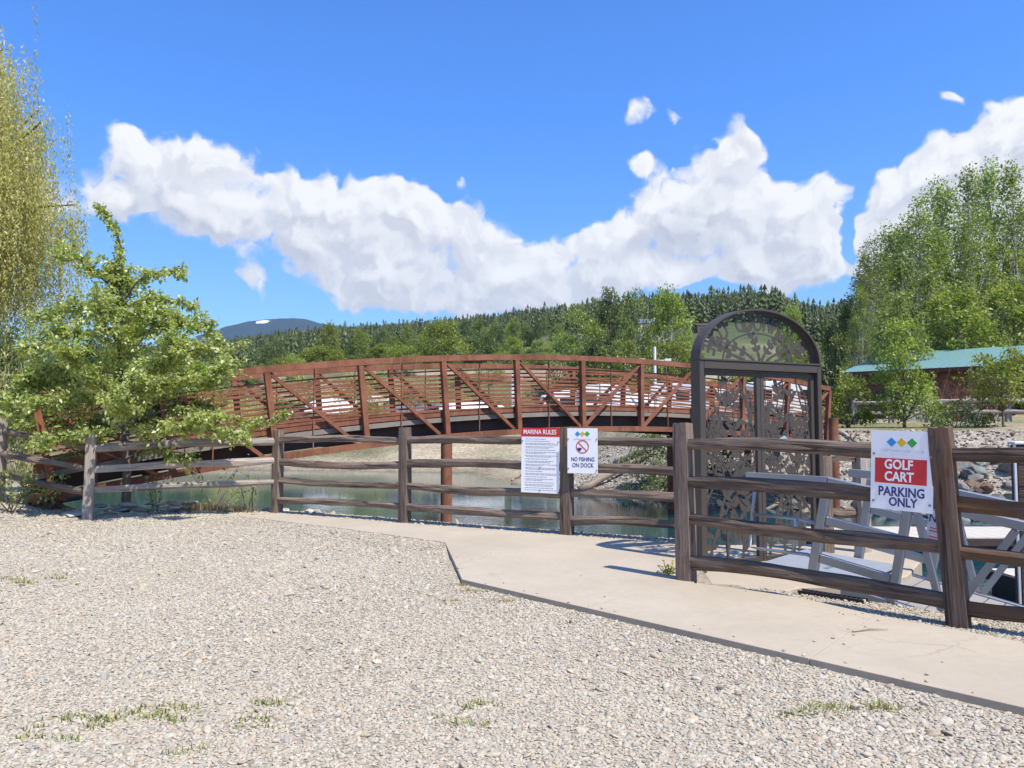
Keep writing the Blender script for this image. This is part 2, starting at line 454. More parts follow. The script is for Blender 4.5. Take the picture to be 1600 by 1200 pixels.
# ------------------------------------------------------------------ terrain
WATER_Z = -1.1
def sstep(a, b, x):
    t = np.clip((x - a) / (b - a), 0, 1); return t * t * (3 - 2 * t)

def sd_poly(x, y, poly):                     # signed distance, negative inside
    d = np.full(x.shape, 1e18); inside = np.zeros(x.shape, bool)
    n = len(poly)
    for i in range(n):
        ax, ay = poly[i]; bx, by = poly[(i + 1) % n]
        ex, ey = bx - ax, by - ay
        t = np.clip(((x - ax) * ex + (y - ay) * ey) / (ex * ex + ey * ey), 0, 1)
        d = np.minimum(d, (x - ax - t * ex) ** 2 + (y - ay - t * ey) ** 2)
        c = (ay > y) != (by > y)
        if by != ay:
            inside ^= c & (x < (bx - ax) * (y - ay) / (by - ay) + ax)
    d = np.sqrt(d)
    return np.where(inside, -d, d)

def vnoise(x, y, s, seed=0.0):               # cheap smooth value noise
    x = x * s + 17.3 + seed * 13.7; y = y * s - 5.1 + seed * 7.9
    xi, yi = np.floor(x), np.floor(y); fx, fy = x - xi, y - yi
    fx = fx * fx * (3 - 2 * fx); fy = fy * fy * (3 - 2 * fy)
    def h(a, b):
        q = np.sin(a * 127.1 + b * 311.7) * 43758.5453
        return q - np.floor(q)
    return (h(xi, yi) * (1 - fx) + h(xi + 1, yi) * fx) * (1 - fy) + (h(xi, yi + 1) * (1 - fx) + h(xi + 1, yi + 1) * fx) * fy

def fbm(x, y, s, seed=0, o=4):
    r = 0; a = .5
    for i in range(o): r = r + a * vnoise(x, y, s, seed + i); s *= 2.03; a *= .5
    return r / (1 - .5 ** o)

NEAR = [(-60, -40), (-60, 22), (-25, 20), (-13, 18.2), (-10.6, 16.6), (-8.6, 14.3), (-7.2, 12.95), (-6.6, 12.85), (-4, 13.65), (-1.6, 12.2),
        (.8, 10.82), (2.4, 9.95), (2.05, 9.0), (1.85, 7.35), (3.15, 6.35), (5.0, 4.7), (12, -1.6), (30, -18), (30, -40)]
FAR = [(-9000, 60), (-80, 55), (-28, 49), (-18, 47), (-9.1, 45.7), (-2.75, 44), (-.3, 36), (2.3, 30.6), (5.7, 26.4), (9.7, 23.0), (13.9, 20.8),
       (20, 17), (30, 14), (60, 10), (200, 0), (9000, -200), (9000, 9000), (-9000, 9000)]
RY = np.array([(-900, 560), (0, 556), (340, 546), (430, 540), (500, 536), (600, 529), (700, 521), (800, 514), (860, 510), (940, 506), (1000, 504), (1075, 500), (1200, 499), (1340, 500), (1600, 492), (2400, 492)], float)
RD = np.array([(-900, 900), (0, 850), (340, 800), (500, 740), (700, 640), (860, 540), (1000, 430), (1075, 400), (1340, 400), (1600, 420), (2400, 500)], float)

FLUSH = ((G(372, 806, .045).x, G(372, 806, .045).y), (G(690, 846, .045).x, G(690, 846, .045).y))
def ridge(x, y):
    px = 800 + 1200 * np.clip(np.where(y > .2 * np.abs(x), x / np.maximum(y, .2), np.sign(x) * 2.0), -2, 2)
    d = np.interp(px, RD[:, 0], RD[:, 1])
    return px, d, CAM_Z + (668 - np.interp(px, RY[:, 0], RY[:, 1])) / 1200 * d

def height(x, y):
    x = np.asarray(x, float); y = np.asarray(y, float)
    sn = sd_poly(x, y, NEAR); sf = -sd_poly(x, y, FAR)
    rough = (fbm(x, y, .9, 3) - .5) * .25
    top = .28 * sstep(-6.9, -9.2, x) * sstep(8, 12, y)
    # the yard is packed up against the far end of the walkway, nearly flush with it
    ex, ey = FLUSH[1][0] - FLUSH[0][0], FLUSH[1][1] - FLUSH[0][1]
    ft = np.clip(((x - FLUSH[0][0]) * ex + (y - FLUSH[0][1]) * ey) / (ex * ex + ey * ey), 0, 1)
    top = top + .034 * sstep(.9, .15, np.hypot(x - FLUSH[0][0] - ft * ex, y - FLUSH[0][1] - ft * ey))
    hn = np.where(sn < 0, top, np.maximum(top - sn * .95 + rough * np.clip(sn * 3, 0, 1), -2.6))
    sl = .15 + .5 * sstep(0, 9, x)
    rise = -1.1 + sf * sl + rough * np.clip(sf, 0, 1)
    flat = 1.25 + .028 * np.clip(sf, 0, 60) + .2 * (fbm(x, y, .2, 5) - .5)
    hf = np.where(sf > 0, np.minimum(rise, flat), np.maximum(-1.1 + sf * .3, -2.6))
    px, rd, rz = ridge(x, y)
    dd = np.where(y > .4 * np.abs(x), y, np.hypot(x, y) * .8)
    emb = 5.6 * sstep(84, 104, dd + 8 * (fbm(x, y, .03, 9) - .5)) * sstep(250, 480, px) * sstep(1290, 1180, px)
    t = np.clip((dd - 104) / (rd - 104), 0, 1)
    hill = (rz - 8.0) * (t ** 1.05) * (1.0 + .10 * np.sin(3.1416 * t)) + 2.2 * (fbm(x, y, .035, 4) - .5) * sstep(110, 200, dd)
    over = np.clip((dd - rd) / rd, 0, 3)
    hill = hill * np.maximum(1 - .28 * over, .05)
    hf = hf + emb * np.maximum(1 - over, 0) + np.where(dd > 104, hill, 0)
    return np.maximum(hn, hf)

def H(x, y): return float(height(np.array([x]), np.array([y]))[0])

def build_terrain():
    a = np.concatenate([np.radians(np.arange(-47, 47.01, .3)), np.radians(np.arange(53, 307, 6.0))])
    r = np.concatenate([np.array([.02, .4]), np.geomspace(1.2, 60, 230), np.geomspace(62, 620, 120), np.geomspace(650, 9000, 30)])
    A, R = np.meshgrid(a, r, indexing='ij')
    X, Y = R * np.sin(A), R * np.cos(A)
    Z = height(X, Y)
    Z = np.where(R > 2500, Z * np.clip((6000 - R) / 3500, 0, 1) + WATER_Z * (1 - np.clip((6000 - R) / 3500, 0, 1)), Z)
    na, nr = X.shape
    V = np.stack([X, Y, Z], -1).reshape(-1, 3)
    ii, jj = np.meshgrid(np.arange(na), np.arange(nr - 1), indexing='ij')
    i2 = (ii + 1) % na
    Fq = np.stack([ii * nr + jj, i2 * nr + jj, i2 * nr + jj + 1, ii * nr + jj + 1], -1).reshape(-1, 4)
    # colours of the ground itself
    x, y, z = V[:, 0], V[:, 1], V[:, 2]
    sn = sd_poly(x, y, NEAR); sf = -sd_poly(x, y, FAR); px, rd, rz = ridge(x, y)
    def C(*c): return np.tile(np.array(c, float), (len(x), 1))
    def mixc(a, b, t): return a + (b - a) * t[:, None]
    gravel = mixc(C(.37, .315, .235), C(.43, .37, .28), fbm(x, y, .8, 1))
    bank = mixc(C(.16, .13, .10), C(.30, .26, .20), fbm(x, y, 1.7, 2))
    col = mixc(gravel, bank, sstep(-.25, .25, sn + .3 * (fbm(x, y, 1.3, 8) - .5)))
    beach = mixc(C(.40, .325, .215), C(.46, .38, .26), fbm(x, y, .3, 2))
    rb = mixc(C(.30, .26, .20), C(.42, .36, .29), fbm(x, y, .9, 6))
    beach = mixc(beach, C(.20, .20, .10), .75 * np.exp(-((x + 1.3) / 1.7) ** 2 - ((y - 47) / 4.5) ** 2) * sstep(.3, .6, fbm(x, y, .5, 4) + .15))
    beach = mixc(beach, C(.30, .24, .16), .55 * sstep(.52, .70, fbm(x * .35, y, .45, 13)))
    farc = mixc(beach, rb, sstep(.5, 4.5, x + 1.5 * (fbm(x, y, .2, 3) - .5)))
    grassy = mixc(C(.20, .19, .085), C(.34, .28, .18), sstep(.35, .6, fbm(x, y, .25, 7)))
    farc = mixc(farc, C(.12, .12, .055), sstep(-6, -10, x) * sstep(1.5, 5, sf) * .8)
    farc = mixc(farc, grassy, sstep(2.6, 5.5, sf - 9 * (x < 2) + 3 * (fbm(x, y, .3, 1) - .5)))
    embc = mixc(C(.15, .15, .065), C(.36, .285, .19), sstep(.40, .62, fbm(x, y, .11, 12)))
    farc = mixc(farc, embc, sstep(62, 82, y))
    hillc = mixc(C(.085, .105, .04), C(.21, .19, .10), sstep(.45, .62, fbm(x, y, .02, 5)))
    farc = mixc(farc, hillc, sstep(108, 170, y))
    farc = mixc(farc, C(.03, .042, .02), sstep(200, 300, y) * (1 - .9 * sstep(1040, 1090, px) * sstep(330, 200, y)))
    col = np.where((sf > sn * -1 * 0 + -3)[:, None] & (sn > 1)[:, None], farc, col)
    under = sstep(WATER_Z + .12, WATER_Z - .5, z)
    wet = sstep(WATER_Z + .3, WATER_Z + .02, z)
    col = col * (1 - .35 * wet)[:, None]
    col = mixc(col, C(.055, .062, .04), under)
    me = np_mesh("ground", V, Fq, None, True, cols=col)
    m, t, b = mat_new("ground")
    at = t.nodes.new("ShaderNodeAttribute"); at.attribute_name = "ground_colour"
    p = geo_pos(t)
    vo = t.nodes.new("ShaderNodeTexVoronoi"); vo.inputs["Scale"].default_value = 28; t.links.new(p, vo.inputs["Vector"])
    sepc = t.nodes.new("ShaderNodeSeparateColor"); t.links.new(vo.outputs["Color"], sepc.inputs[0])
    vo2 = t.nodes.new("ShaderNodeTexVoronoi"); vo2.inputs["Scale"].default_value = 6.5; t.links.new(p, vo2.inputs["Vector"])
    sepc2 = t.nodes.new("ShaderNodeSeparateColor"); t.links.new(vo2.outputs["Color"], sepc2.inputs[0])
    sepp = t.nodes.new("ShaderNodeSeparateXYZ"); t.links.new(p, sepp.inputs[0])
    far_w = nmap(t, sepp.outputs[1], 18, 22)
    val = nmath(t, 'ADD', nmap(t, sepc.outputs[0], 0, 1, .66, 1.22, False), nmath(t, 'MULTIPLY', far_w, nmap(t, sepc2.outputs[0], 0, 1, -.28, .28, False)))
    big = nmap(t, nnoise(t, p, .35, 5, .6), .3, .7, .85, 1.12)
    sc = t.nodes.new("ShaderNodeVectorMath"); sc.operation = 'SCALE'; t.links.new(at.outputs["Color"], sc.inputs[0]); t.links.new(nmath(t, 'MULTIPLY', val, big), sc.inputs["Scale"])
    t.links.new(sc.outputs[0], b.inputs["Base Color"]); b.inputs["Roughness"].default_value = .95; b.inputs["Specular IOR Level"].default_value = .15
    bump(t, b, vo.outputs["Distance"], .6, .02)
    me.materials.append(m)
    return tag(link("ground", me), "pale gravel yard, lake banks and forested hillside", "ground", kind="structure")
build_terrain()

# ------------------------------------------------------------------ water
def build_water():
    m, t, b = mat_new("lake water")
    p = geo_pos(t)
    w1 = nnoise(t, nvec(t, 'MULTIPLY', p, (1.1, 3.4, 1)), 1.5, 3, .5, .6)
    w2 = nnoise(t, nvec(t, 'MULTIPLY', p, (3.0, 8.0, 1)), 2.2, 2, .5, .3)
    w3 = nnoise(t, p, .16, 2, .5)
    c = nmix(t, nmap(t, nnoise(t, p, .12, 3, .5), .35, .65), (.008, .046, .062), (.014, .056, .060))
    t.links.new(c, b.inputs["Base Color"])
    b.inputs["Roughness"].default_value = .06; b.inputs["IOR"].default_value = 1.33; b.inputs["Specular IOR Level"].default_value = .5
    hgt = nmath(t, 'ADD', nmath(t, 'MULTIPLY', w1, nmap(t, w3, .35, .65, .35, 1.2)), nmath(t, 'MULTIPLY', w2, .3))
    sepw = t.nodes.new('ShaderNodeSeparateXYZ'); t.links.new(p, sepw.inputs[0])
    hgt = nmath(t, 'MULTIPLY', hgt, nmap(t, sepw.outputs[1], 30, 12.5, .45, 7.0))
    bump(t, b, hgt, .024, .12)
    me = MB().add([Vector(q) for q in ((-400, -60, 0), (400, -60, 0), (400, 120, 0), (-400, 120, 0))], [(0, 1, 2, 3)]).mesh("water", m)
    tag(link("water", me, None, Matrix.Translation((0, 0, WATER_Z))), "calm blue green lake water under the footbridge", "water", kind="structure")
build_water()

# ------------------------------------------------------------------ concrete walkway
def concrete():
    m, t, b = mat_new("pale concrete")
    p = geo_pos(t)
    n1 = nnoise(t, p, .9, 6, .62); n2 = nnoise(t, p, 14, 5, .65); n3 = nnoise(t, nvec(t, 'MULTIPLY', p, (1, 1, 1)), 4.2, 4, .6, .8)
    c = nmix(t, nmap(t, n1, .3, .7), (.415, .35, .258), (.475, .40, .30))
    c = nmix(t, nmap(t, n2, .35, .7, 0, .30), c, (.36, .30, .225))
    c = nmix(t, nmap(t, n3, .62, .74, 0, .35), c, (.325, .27, .20))
    cv = t.nodes.new("ShaderNodeTexVoronoi"); cv.feature = 'DISTANCE_TO_EDGE'; cv.inputs["Scale"].default_value = .55
    t.links.new(nvec(t, 'MULTIPLY_ADD', nvec(t, 'SUBTRACT', nnoise(t, p, 2.3, 5, .65, 0, out=1), (.5, .5, .5)), (.35, .35, 0), p), cv.inputs["Vector"])
    crack = nmath(t, 'MULTIPLY', nmap(t, cv.outputs["Distance"], .004, .0015), nmap(t, nnoise(t, p, .45, 2, .5), .50, .60))
    c = nmix(t, nmath(t, 'MULTIPLY', crack, .22), c, (.17, .14, .11))
    br = nnoise(t, nvec(t, 'MULTIPLY', p, (30, 230, 1)), 1.0, 3, .6)
    c = nmix(t, nmap(t, br, .5, .75, 0, .22), c, (.33, .28, .21))
    t.links.new(c, b.inputs["Base Color"]); b.inputs["Roughness"].default_value = .9; b.inputs["Specular IOR Level"].default_value = .2
    bump(t, b, nmath(t, 'ADD', nnoise(t, p, 130, 4, .6), br), .3, .003)
    return m
MAT['concrete'] = concrete()
WZ = .045
def xy(px, py, z=WZ): q = G(px, py, z); return (q.x, q.y)
WALK_A = [xy(372, 806), xy(540, 826), xy(695, 847), xy(708, 874), xy(722, 905), xy(1000, 973), xy(1270, 1008), xy(1362, 972), xy(1210, 925), xy(1085, 911), xy(1080, 880), xy(1062, 848),
          xy(960, 842), xy(885, 836), xy(760, 826), xy(632, 818), xy(530, 809), xy(440, 802)]
# nudge the near edge onto one line
_a, _b = Vector((*xy(722, 905), 0)), Vector((*xy(1600, 1105), 0))
def on_near(px, py):
    q = Vector((*xy(px, py), 0)); d = (_b - _a).normalized(); r = _a + d * (q - _a).dot(d); return (r.x, r.y)
j0, j1 = on_near(1270, 1026), xy(1366, 960)
WALK_A[5] = on_near(1000, 970); WALK_A[6] = j0; WALK_A[7] = j1
_e = Vector((j0[0], j0[1], 0)); _dir = (_b - _a).normalized()
far_dir = (Vector((*xy(1600, 1003), 0)) - Vector((*j1, 0))).normalized()
sh = Vector((j1[0] - j0[0], j1[1] - j0[1], 0)); perp = Vector((_dir.x, _dir.y, 0)) * .004
e2 = _e + _dir * 6; f2 = Vector((*j1, 0)) + far_dir * 6
WALK_B = [(j0[0] + perp.x, j0[1] + perp.y), (e2.x, e2.y), (f2.x, f2.y), (j1[0] + perp.x, j1[1] + perp.y)]
walk = empty("walkway"); tag(walk, "pale concrete walkway beside the gravel yard", "walkway", kind="structure")
for poly in (WALK_A, WALK_B):
    MB().prism(poly, -.25, WZ).build("slab", MAT['concrete'], walk, bevel=.003)
LAND = [(1.70, 6.98), (2.02, 9.2), (2.32, 10.05), (4.5, 10.2), (4.75, 9.0), (4.1, 8.05), (3.45, 7.5), (2.75, 7.45), (2.2, 7.0)]
tag(MB().prism(LAND, -.5, -.075).build("gate_landing", MAT['concrete'], bevel=.012), "concrete landing under the metal marina gate", "landing", kind="structure")

# ------------------------------------------------------------------ loose gravel
def scatter_stones(name, pts, scl, mat, seed, label, kind="stuff"):
    n = len(pts)
    me = bpy.data.meshes.new(name)
    me.vertices.add(n); me.vertices.foreach_set("co", np.ascontiguousarray(pts, dtype=np.float32).ravel())
    g = np.random.default_rng(seed)
    def put(nm, ty, arr, key):
        at = me.attributes.new(nm, ty, 'POINT'); at.data.foreach_set(key, np.ascontiguousarray(arr, dtype=np.float32).ravel())
    flat = g.uniform(.38, .68, (n, 1)); el = g.uniform(.7, 1.25, (n, 1))
    put("stone_scale", 'FLOAT_VECTOR', np.concatenate([scl[:, None] * el, scl[:, None] / el, scl[:, None] * flat], 1), "vector")
    put("stone_turn", 'FLOAT_VECTOR', np.stack([g.normal(0, .3, n), g.normal(0, .3, n), g.uniform(0, 6.28, n)], 1), "vector")
    put("tone", 'FLOAT', g.uniform(0, 1, n), "value")
    put("tone_b", 'FLOAT', g.uniform(0, 1, n), "value")
    o = link(name, me); tag(o, label, "gravel", kind=kind)
    ng = bpy.data.node_groups.new(name + " scatter", 'GeometryNodeTree')
    ng.interface.new_socket("Geometry", in_out='INPUT', socket_type='NodeSocketGeometry')
    ng.interface.new_socket("Geometry", in_out='OUTPUT', socket_type='NodeSocketGeometry')
    N, L = ng.nodes.new, ng.links.new
    a, z = N("NodeGroupInput"), N("NodeGroupOutput")
    j = N("GeometryNodeGeometryToInstance")
    for k in range(6):
        ico = N("GeometryNodeMeshIcoSphere"); ico.inputs["Radius"].default_value = .5; ico.inputs["Subdivisions"].default_value = 2
        nz = N("ShaderNodeTexNoise"); nz.noise_dimensions = '4D'; nz.inputs["Scale"].default_value = 1.7; nz.inputs["W"].default_value = k * 5.3 + seed; nz.inputs["Detail"].default_value = 1
        sub = N("ShaderNodeVectorMath"); sub.operation = 'SUBTRACT'; sub.inputs[1].default_value = (.5, .5, .5); L(nz.outputs["Color"], sub.inputs[0])
        s2 = N("ShaderNodeVectorMath"); s2.operation = 'SCALE'; s2.inputs["Scale"].default_value = .75; L(sub.outputs[0], s2.inputs[0])
        sp = N("GeometryNodeSetPosition"); L(ico.outputs["Mesh"], sp.inputs["Geometry"]); L(s2.outputs[0], sp.inputs["Offset"])
        L(sp.outputs[0], j.inputs[0])
    ip = N("GeometryNodeInstanceOnPoints")
    L(a.outputs[0], ip.inputs["Points"]); L(j.outputs[0], ip.inputs["Instance"]); ip.inputs["Pick Instance"].default_value = True
    def attr(nm, ty='FLOAT_VECTOR'):
        q = N("GeometryNodeInputNamedAttribute"); q.data_type = ty; q.inputs["Name"].default_value = nm
        return q.outputs["Attribute"]
    L(attr("stone_scale"), ip.inputs["Scale"]); L(attr("stone_turn"), ip.inputs["Rotation"])
    ri = N("FunctionNodeRandomValue"); ri.data_type = 'INT'
    for s in ri.inputs:
        if s.name == "Max" and s.type == 'INT': s.default_value = 5
    for s in ri.outputs:
        if s.type == 'INT': L(s, ip.inputs["Instance Index"])
    sm = N("GeometryNodeSetMaterial"); sm.inputs["Material"].default_value = mat
    ss = N("GeometryNodeSetShadeSmooth")
    L(ip.outputs[0], ss.inputs[0]); L(ss.outputs[0], sm.inputs[0]); L(sm.outputs[0], z.inputs[0])
    me.materials.append(mat)
    md = o.modifiers.new("scatter", 'NODES'); md.node_group = ng
    return o

def stone_mat(name, palette, rough=.85):
    m, t, b = mat_new(name)
    a1 = t.nodes.new("ShaderNodeAttribute"); a1.attribute_type = 'INSTANCER'; a1.attribute_name = "tone"
    a2 = t.nodes.new("ShaderNodeAttribute"); a2.attribute_type = 'INSTANCER'; a2.attribute_name = "tone_b"
    r = t.nodes.new("ShaderNodeValToRGB"); r.color_ramp.interpolation = 'CONSTANT'; t.links.new(a1.outputs["Fac"], r.inputs[0])
    els = r.color_ramp.elements
    els[0].color = (*palette[0], 1); els[0].position = 0
    els[1].color = (*palette[-1], 1); els[1].position = (len(palette) - 1) / len(palette)
    for k in range(1, len(palette) - 1):
        e = els.new(k / len(palette)); e.color = (*palette[k], 1)
    sc = t.nodes.new("ShaderNodeVectorMath"); sc.operation = 'SCALE'; t.links.new(r.outputs[0], sc.inputs[0])
    n = nnoise(t, coords(t), 3.0, 4, .65)
    t.links.new(nmath(t, 'MULTIPLY', nmap(t, a2.outputs["Fac"], 0, 1, .90, 1.10, False), nmap(t, n, .3, .7, .82, 1.12)), sc.inputs["Scale"])
    t.links.new(sc.outputs[0], b.inputs["Base Color"]); b.inputs["Roughness"].default_value = rough; b.inputs["Specular IOR Level"].default_value = .25
    return m
MAT['pebble'] = stone_mat("river pebbles", [(0.434, 0.377, 0.288), (0.472, 0.406, 0.307), (0.387, 0.335, 0.257), (0.491, 0.420, 0.311), (0.377, 0.349, 0.284), (0.443, 0.396, 0.311), (0.425, 0.387, 0.298), (0.500, 0.439, 0.333),
                                            (0.462, 0.364, 0.249), (0.368, 0.349, 0.288), (0.519, 0.462, 0.361), (0.434, 0.377, 0.294), (0.339, 0.302, 0.239), (0.472, 0.406, 0.311), (0.416, 0.330, 0.234), (0.500, 0.439, 0.338)])
MAT['bank_stone'] = stone_mat("bank stones", [(.30, .25, .19), (.40, .335, .25), (.47, .41, .33), (.23, .195, .155), (.36, .31, .25), (.43, .36, .265), (.27, .25, .22), (.50, .43, .34)])

def yard_gravel():
    pts, scl = [], []
    for (d0, d1, dens, smin, smax) in ((2.4, 4.4, 4000, .014, .029), (4.4, 6.5, 2900, .015, .030), (6.5, 9, 1900, .017, .033), (9, 13.4, 1000, .021, .040)):
        x0, x1 = -.72 * d1 - .4, .72 * d1 + .4
        n = int((x1 - x0) * (d1 - d0) * dens)
        x = RNG.uniform(x0, x1, n); y = RNG.uniform(d0, d1, n)
        k = (np.abs(x) < .72 * y + .4)
        k &= (sd_poly(x, y, NEAR) < .05)
        for W in (WALK_A, WALK_B): k &= sd_poly(x, y, W) > .012 + .02 * (fbm(x, y, 5, 4) - .5)
        k &= sd_poly(x, y, LAND) > .0
        x, y = x[k], y[k]
        s = .92 * smin + .92 * (smax - smin) * RNG.beta(1.3, 2.6, len(x)) * 1.25
        s = np.where(RNG.random(len(x)) < .016, s * RNG.uniform(1.6, 2.6, len(x)), s)
        pts.append(np.stack([x, y, height(x, y) + s * .10], 1)); s = s * (.72 + .42 * fbm(x, y, .55, 21)); scl.append(s)
    # stones spilled over the edges of the walkway
    g = np.random.default_rng(14); n = 9000; x = g.uniform(-4.5, 6, n); y = g.uniform(3, 13.5, n)
    dw = np.minimum(sd_poly(x, y, WALK_A), sd_poly(x, y, WALK_B))
    k = (dw < -.01) & (g.random(n) < np.exp(dw / .05) * .8 + .004) & (np.abs(x) < .72 * y + .4)
    x, y = x[k], y[k]; s = g.uniform(.010, .026, len(x)); pts.append(np.stack([x, y, WZ + s * .2], 1)); scl.append(s)
    scatter_stones("gravel", np.concatenate(pts), np.concatenate(scl), MAT['pebble'], 3, "loose pale river gravel covering the yard")
yard_gravel()

def bank_gravel():
    n = 60000; g_ = np.random.default_rng(2)
    x = RNG.uniform(2, 26, n); y = RNG.uniform(20, 40, n)
    sf = -sd_poly(x, y, FAR)
    k = (sf > -.2) & (sf < 4.6) & (g_.random(n) < np.clip(1.3 - sf / 4, .12, 1)) & (np.abs(x / y) < .75)
    x, y = x[k], y[k]
    s = RNG.uniform(.04, .11, len(x)) * np.where(RNG.random(len(x)) < .06, 1.8, 1)
    scatter_stones("bank_gravel", np.stack([x, y, height(x, y) + s * .1], 1), s, MAT['bank_stone'], 8, "coarse gravel on the far bank below the trees")
    n = 5200
    x = RNG.uniform(-14, 5.5, n); y = RNG.uniform(5, 20, n)
    sn = sd_poly(x, y, NEAR)
    k = (sn > -.15) & (sn < 1.7) & (sd_poly(x, y, LAND) > .05) & ~((x > -.5) & (sn < .05))
    for W in (WALK_A, WALK_B): k &= sd_poly(x, y, W) > .03
    x, y = x[k], y[k]
    s = RNG.uniform(.06, .2, len(x))
    scatter_stones("shore_rubble", np.stack([x, y, height(x, y)], 1), s, MAT['bank_stone'], 5, "broken stone on the shore below the fence")
bank_gravel()

# ------------------------------------------------------------------ arched truss footbridge
BR_X0, BAY, SLOPE = 1.72, 1.62, .61
BD = Vector((1, SLOPE, 0)).normalized(); BN = Vector((-BD.y, BD.x, 0))
BAYL = BAY / BD.x
def bxy(s): return Vector((BR_X0, 14.86 + .61 * (BR_X0 + 4.77), 0)) + BD * s     # s metres along the near truss from midspan
def ztop(s): return 3.22 - .0075 * (s - 1.2) ** 2
K0, K1 = -6, 5
S0, S1 = K0 * BAYL, K1 * BAYL
BW = 3.0
def build_bridge():
    br = empty("footbridge", bxy(S0))
    tag(br, "long arched footbridge of rusty weathering steel trusses over the water", "footbridge")
    T = Matrix.Translation(-bxy(S0))
    def at(s, side, z): q = bxy(s) + BN * (BW * side); return Vector((q.x, q.y, z)) - bxy(S0)
    n = 48
    ss = [S0 + (S1 - S0) * i / n for i in range(n + 1)]
    R = MAT['rust']
    def arc(name, side, dz, w, h, mat=R, off=0.0, s0=S0, s1=S1, nn=n):
        mb = MB(); a = [s0 + (s1 - s0) * i / nn for i in range(nn + 1)]
        vs = []
        for s in a:
            c = at(s, 0, ztop(s) + dz) + BN * (BW * side + off)
            for (u, v) in ((-w / 2, -h / 2), (w / 2, -h / 2), (w / 2, h / 2), (-w / 2, h / 2)):
                vs.append(c + BN * u + Vector((0, 0, v)))
        fs = [(i * 4 + k, i * 4 + (k + 1) % 4, i * 4 + 4 + (k + 1) % 4, i * 4 + 4 + k) for i in range(nn) for k in range(4)]
        fs += [(0, 3, 2, 1), tuple(nn * 4 + k for k in range(4))]
        mb.add(vs, fs); return mb.build(name, mat, br)
    for side in (0, 1):
        inn = 1 if side == 0 else -1
        arc("top_chord", side, -.065, .13, .13)
        arc("bottom_chord", side, -1.80, .13, .13)
        arc("toe_rail", side, -1.285, .012, .12, off=inn * .085)
        for r in range(10): arc("guard_rail", side, -.34 - .098 * r, .034, .034, off=inn * .085, nn=36)
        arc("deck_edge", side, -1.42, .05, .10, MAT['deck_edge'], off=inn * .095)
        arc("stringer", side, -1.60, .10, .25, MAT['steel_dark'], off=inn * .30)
        for k in range(K0, K1 + 1):
            s = k * BAYL
            tilt = -.015 * (s - 1.2)                       # posts stand square to the arch
            nrm = Vector((-tilt * BD.x, -tilt * BD.y, 1)).normalized()
            a = at(s, side, ztop(s) - .132); b = at(s, side, ztop(s) - .132) - nrm * 1.60
            MB().bar(b, a, .11, .12, BN).build("truss_post", R, br)
            if k < K1:
                s2 = s + BAYL
                if k < 0: p, q = at(s + .06, side, ztop(s) - .14), at(s2 - .07, side, ztop(s2) - 1.73)
                else: p, q = at(s2 - .06, side, ztop(s2) - .14), at(s + .07, side, ztop(s) - 1.73)
                MB().bar(p, q, .07, .07, BN).build("diagonal_brace", R, br)
                sm = s + BAYL / 2
                MB().bar(at(sm, side, ztop(sm) - .135) + BN * inn * .05, at(sm, side, ztop(sm) - 1.73) + BN * inn * .05, .022, .022, BN).build("hanger_rod", R, br)
    arc("stringer", .5, -1.60, .10, .25, MAT['steel_dark'])
    for k in range(K0, K1 + 1):
        s = k * BAYL
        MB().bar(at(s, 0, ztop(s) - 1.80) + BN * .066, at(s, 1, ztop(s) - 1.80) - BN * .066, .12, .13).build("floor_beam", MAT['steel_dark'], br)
    # deck boards across the walkway, one object each
    brd = MB().box((0, 0, 0), (.142, BW - .30, .05)).mesh("deck_board", MAT['deck_edge'])
    ang = math.atan2(BD.y, BD.x); nb = int((S1 - S0) / .148)
    for i in range(nb):
        s = S0 + .08 + i * .148
        o = link("deck_board", brd, br)
        q = at(s, .5, ztop(s) - 1.37)
        o.matrix_local = Matrix.Translation(q) @ Matrix.Rotation(ang, 4, 'Z') @ Matrix.Rotation(math.atan(.015 * (s - 1.2)), 4, 'Y')
    # piles standing in the water, with pale caps
    def pile(s, side, r, z1, zb, cap=True, off=0):
        q = at(s, side, 0) + BN * off
        a, b = Vector((q.x, q.y, zb)), Vector((q.x, q.y, z1))
        p = MB().tube([a, b], r, 18).build("pile", R, br, smooth=False)
        if cap: MB().tube([b, b + Vector((0, 0, .05))], r * 1.12, 18).build("pile_cap", MAT['deck_edge'], p)
    sA = -2 * BAYL + .10
    pile(sA, 0, .125, ztop(sA) - 1.92, -3.2); pile(sA + .36, 1, .125, ztop(sA) - 1.92, -3.2)
    pile(3 * BAYL, 1, .125, ztop(3 * BAYL) - 1.92, -3.2)
    pile(S0 + .3, 0, .12, ztop(S0) - 1.92, -2.2, False); pile(S0 + .3, 1, .12, ztop(S0) - 1.92, -2.2, False)
    pile(S1 - .3, 0, .12, ztop(S1) - 1.92, -2.2, False); pile(S1 - .3, 1, .12, ztop(S1) - 1.92, -2.2, False)
build_bridge()

# steel mooring pile in front of the right bank
q = P(1302, 655, 19.0)
sp = empty("steel_pile", (q.x, q.y, -2.4)); tag(sp, "rusty round steel pile standing in front of the bridge's far end, right of the gate", "pile")
MB().tube([(0, 0, 0), (0, 0, q.z + 2.4)], .115, 18).build("pile_shaft", MAT['rust'], sp)
MB().tube([(0, 0, q.z + 2.4), (0, 0, q.z + 2.43)], .118, 18).build("pile_cap", MAT['rust'], sp)

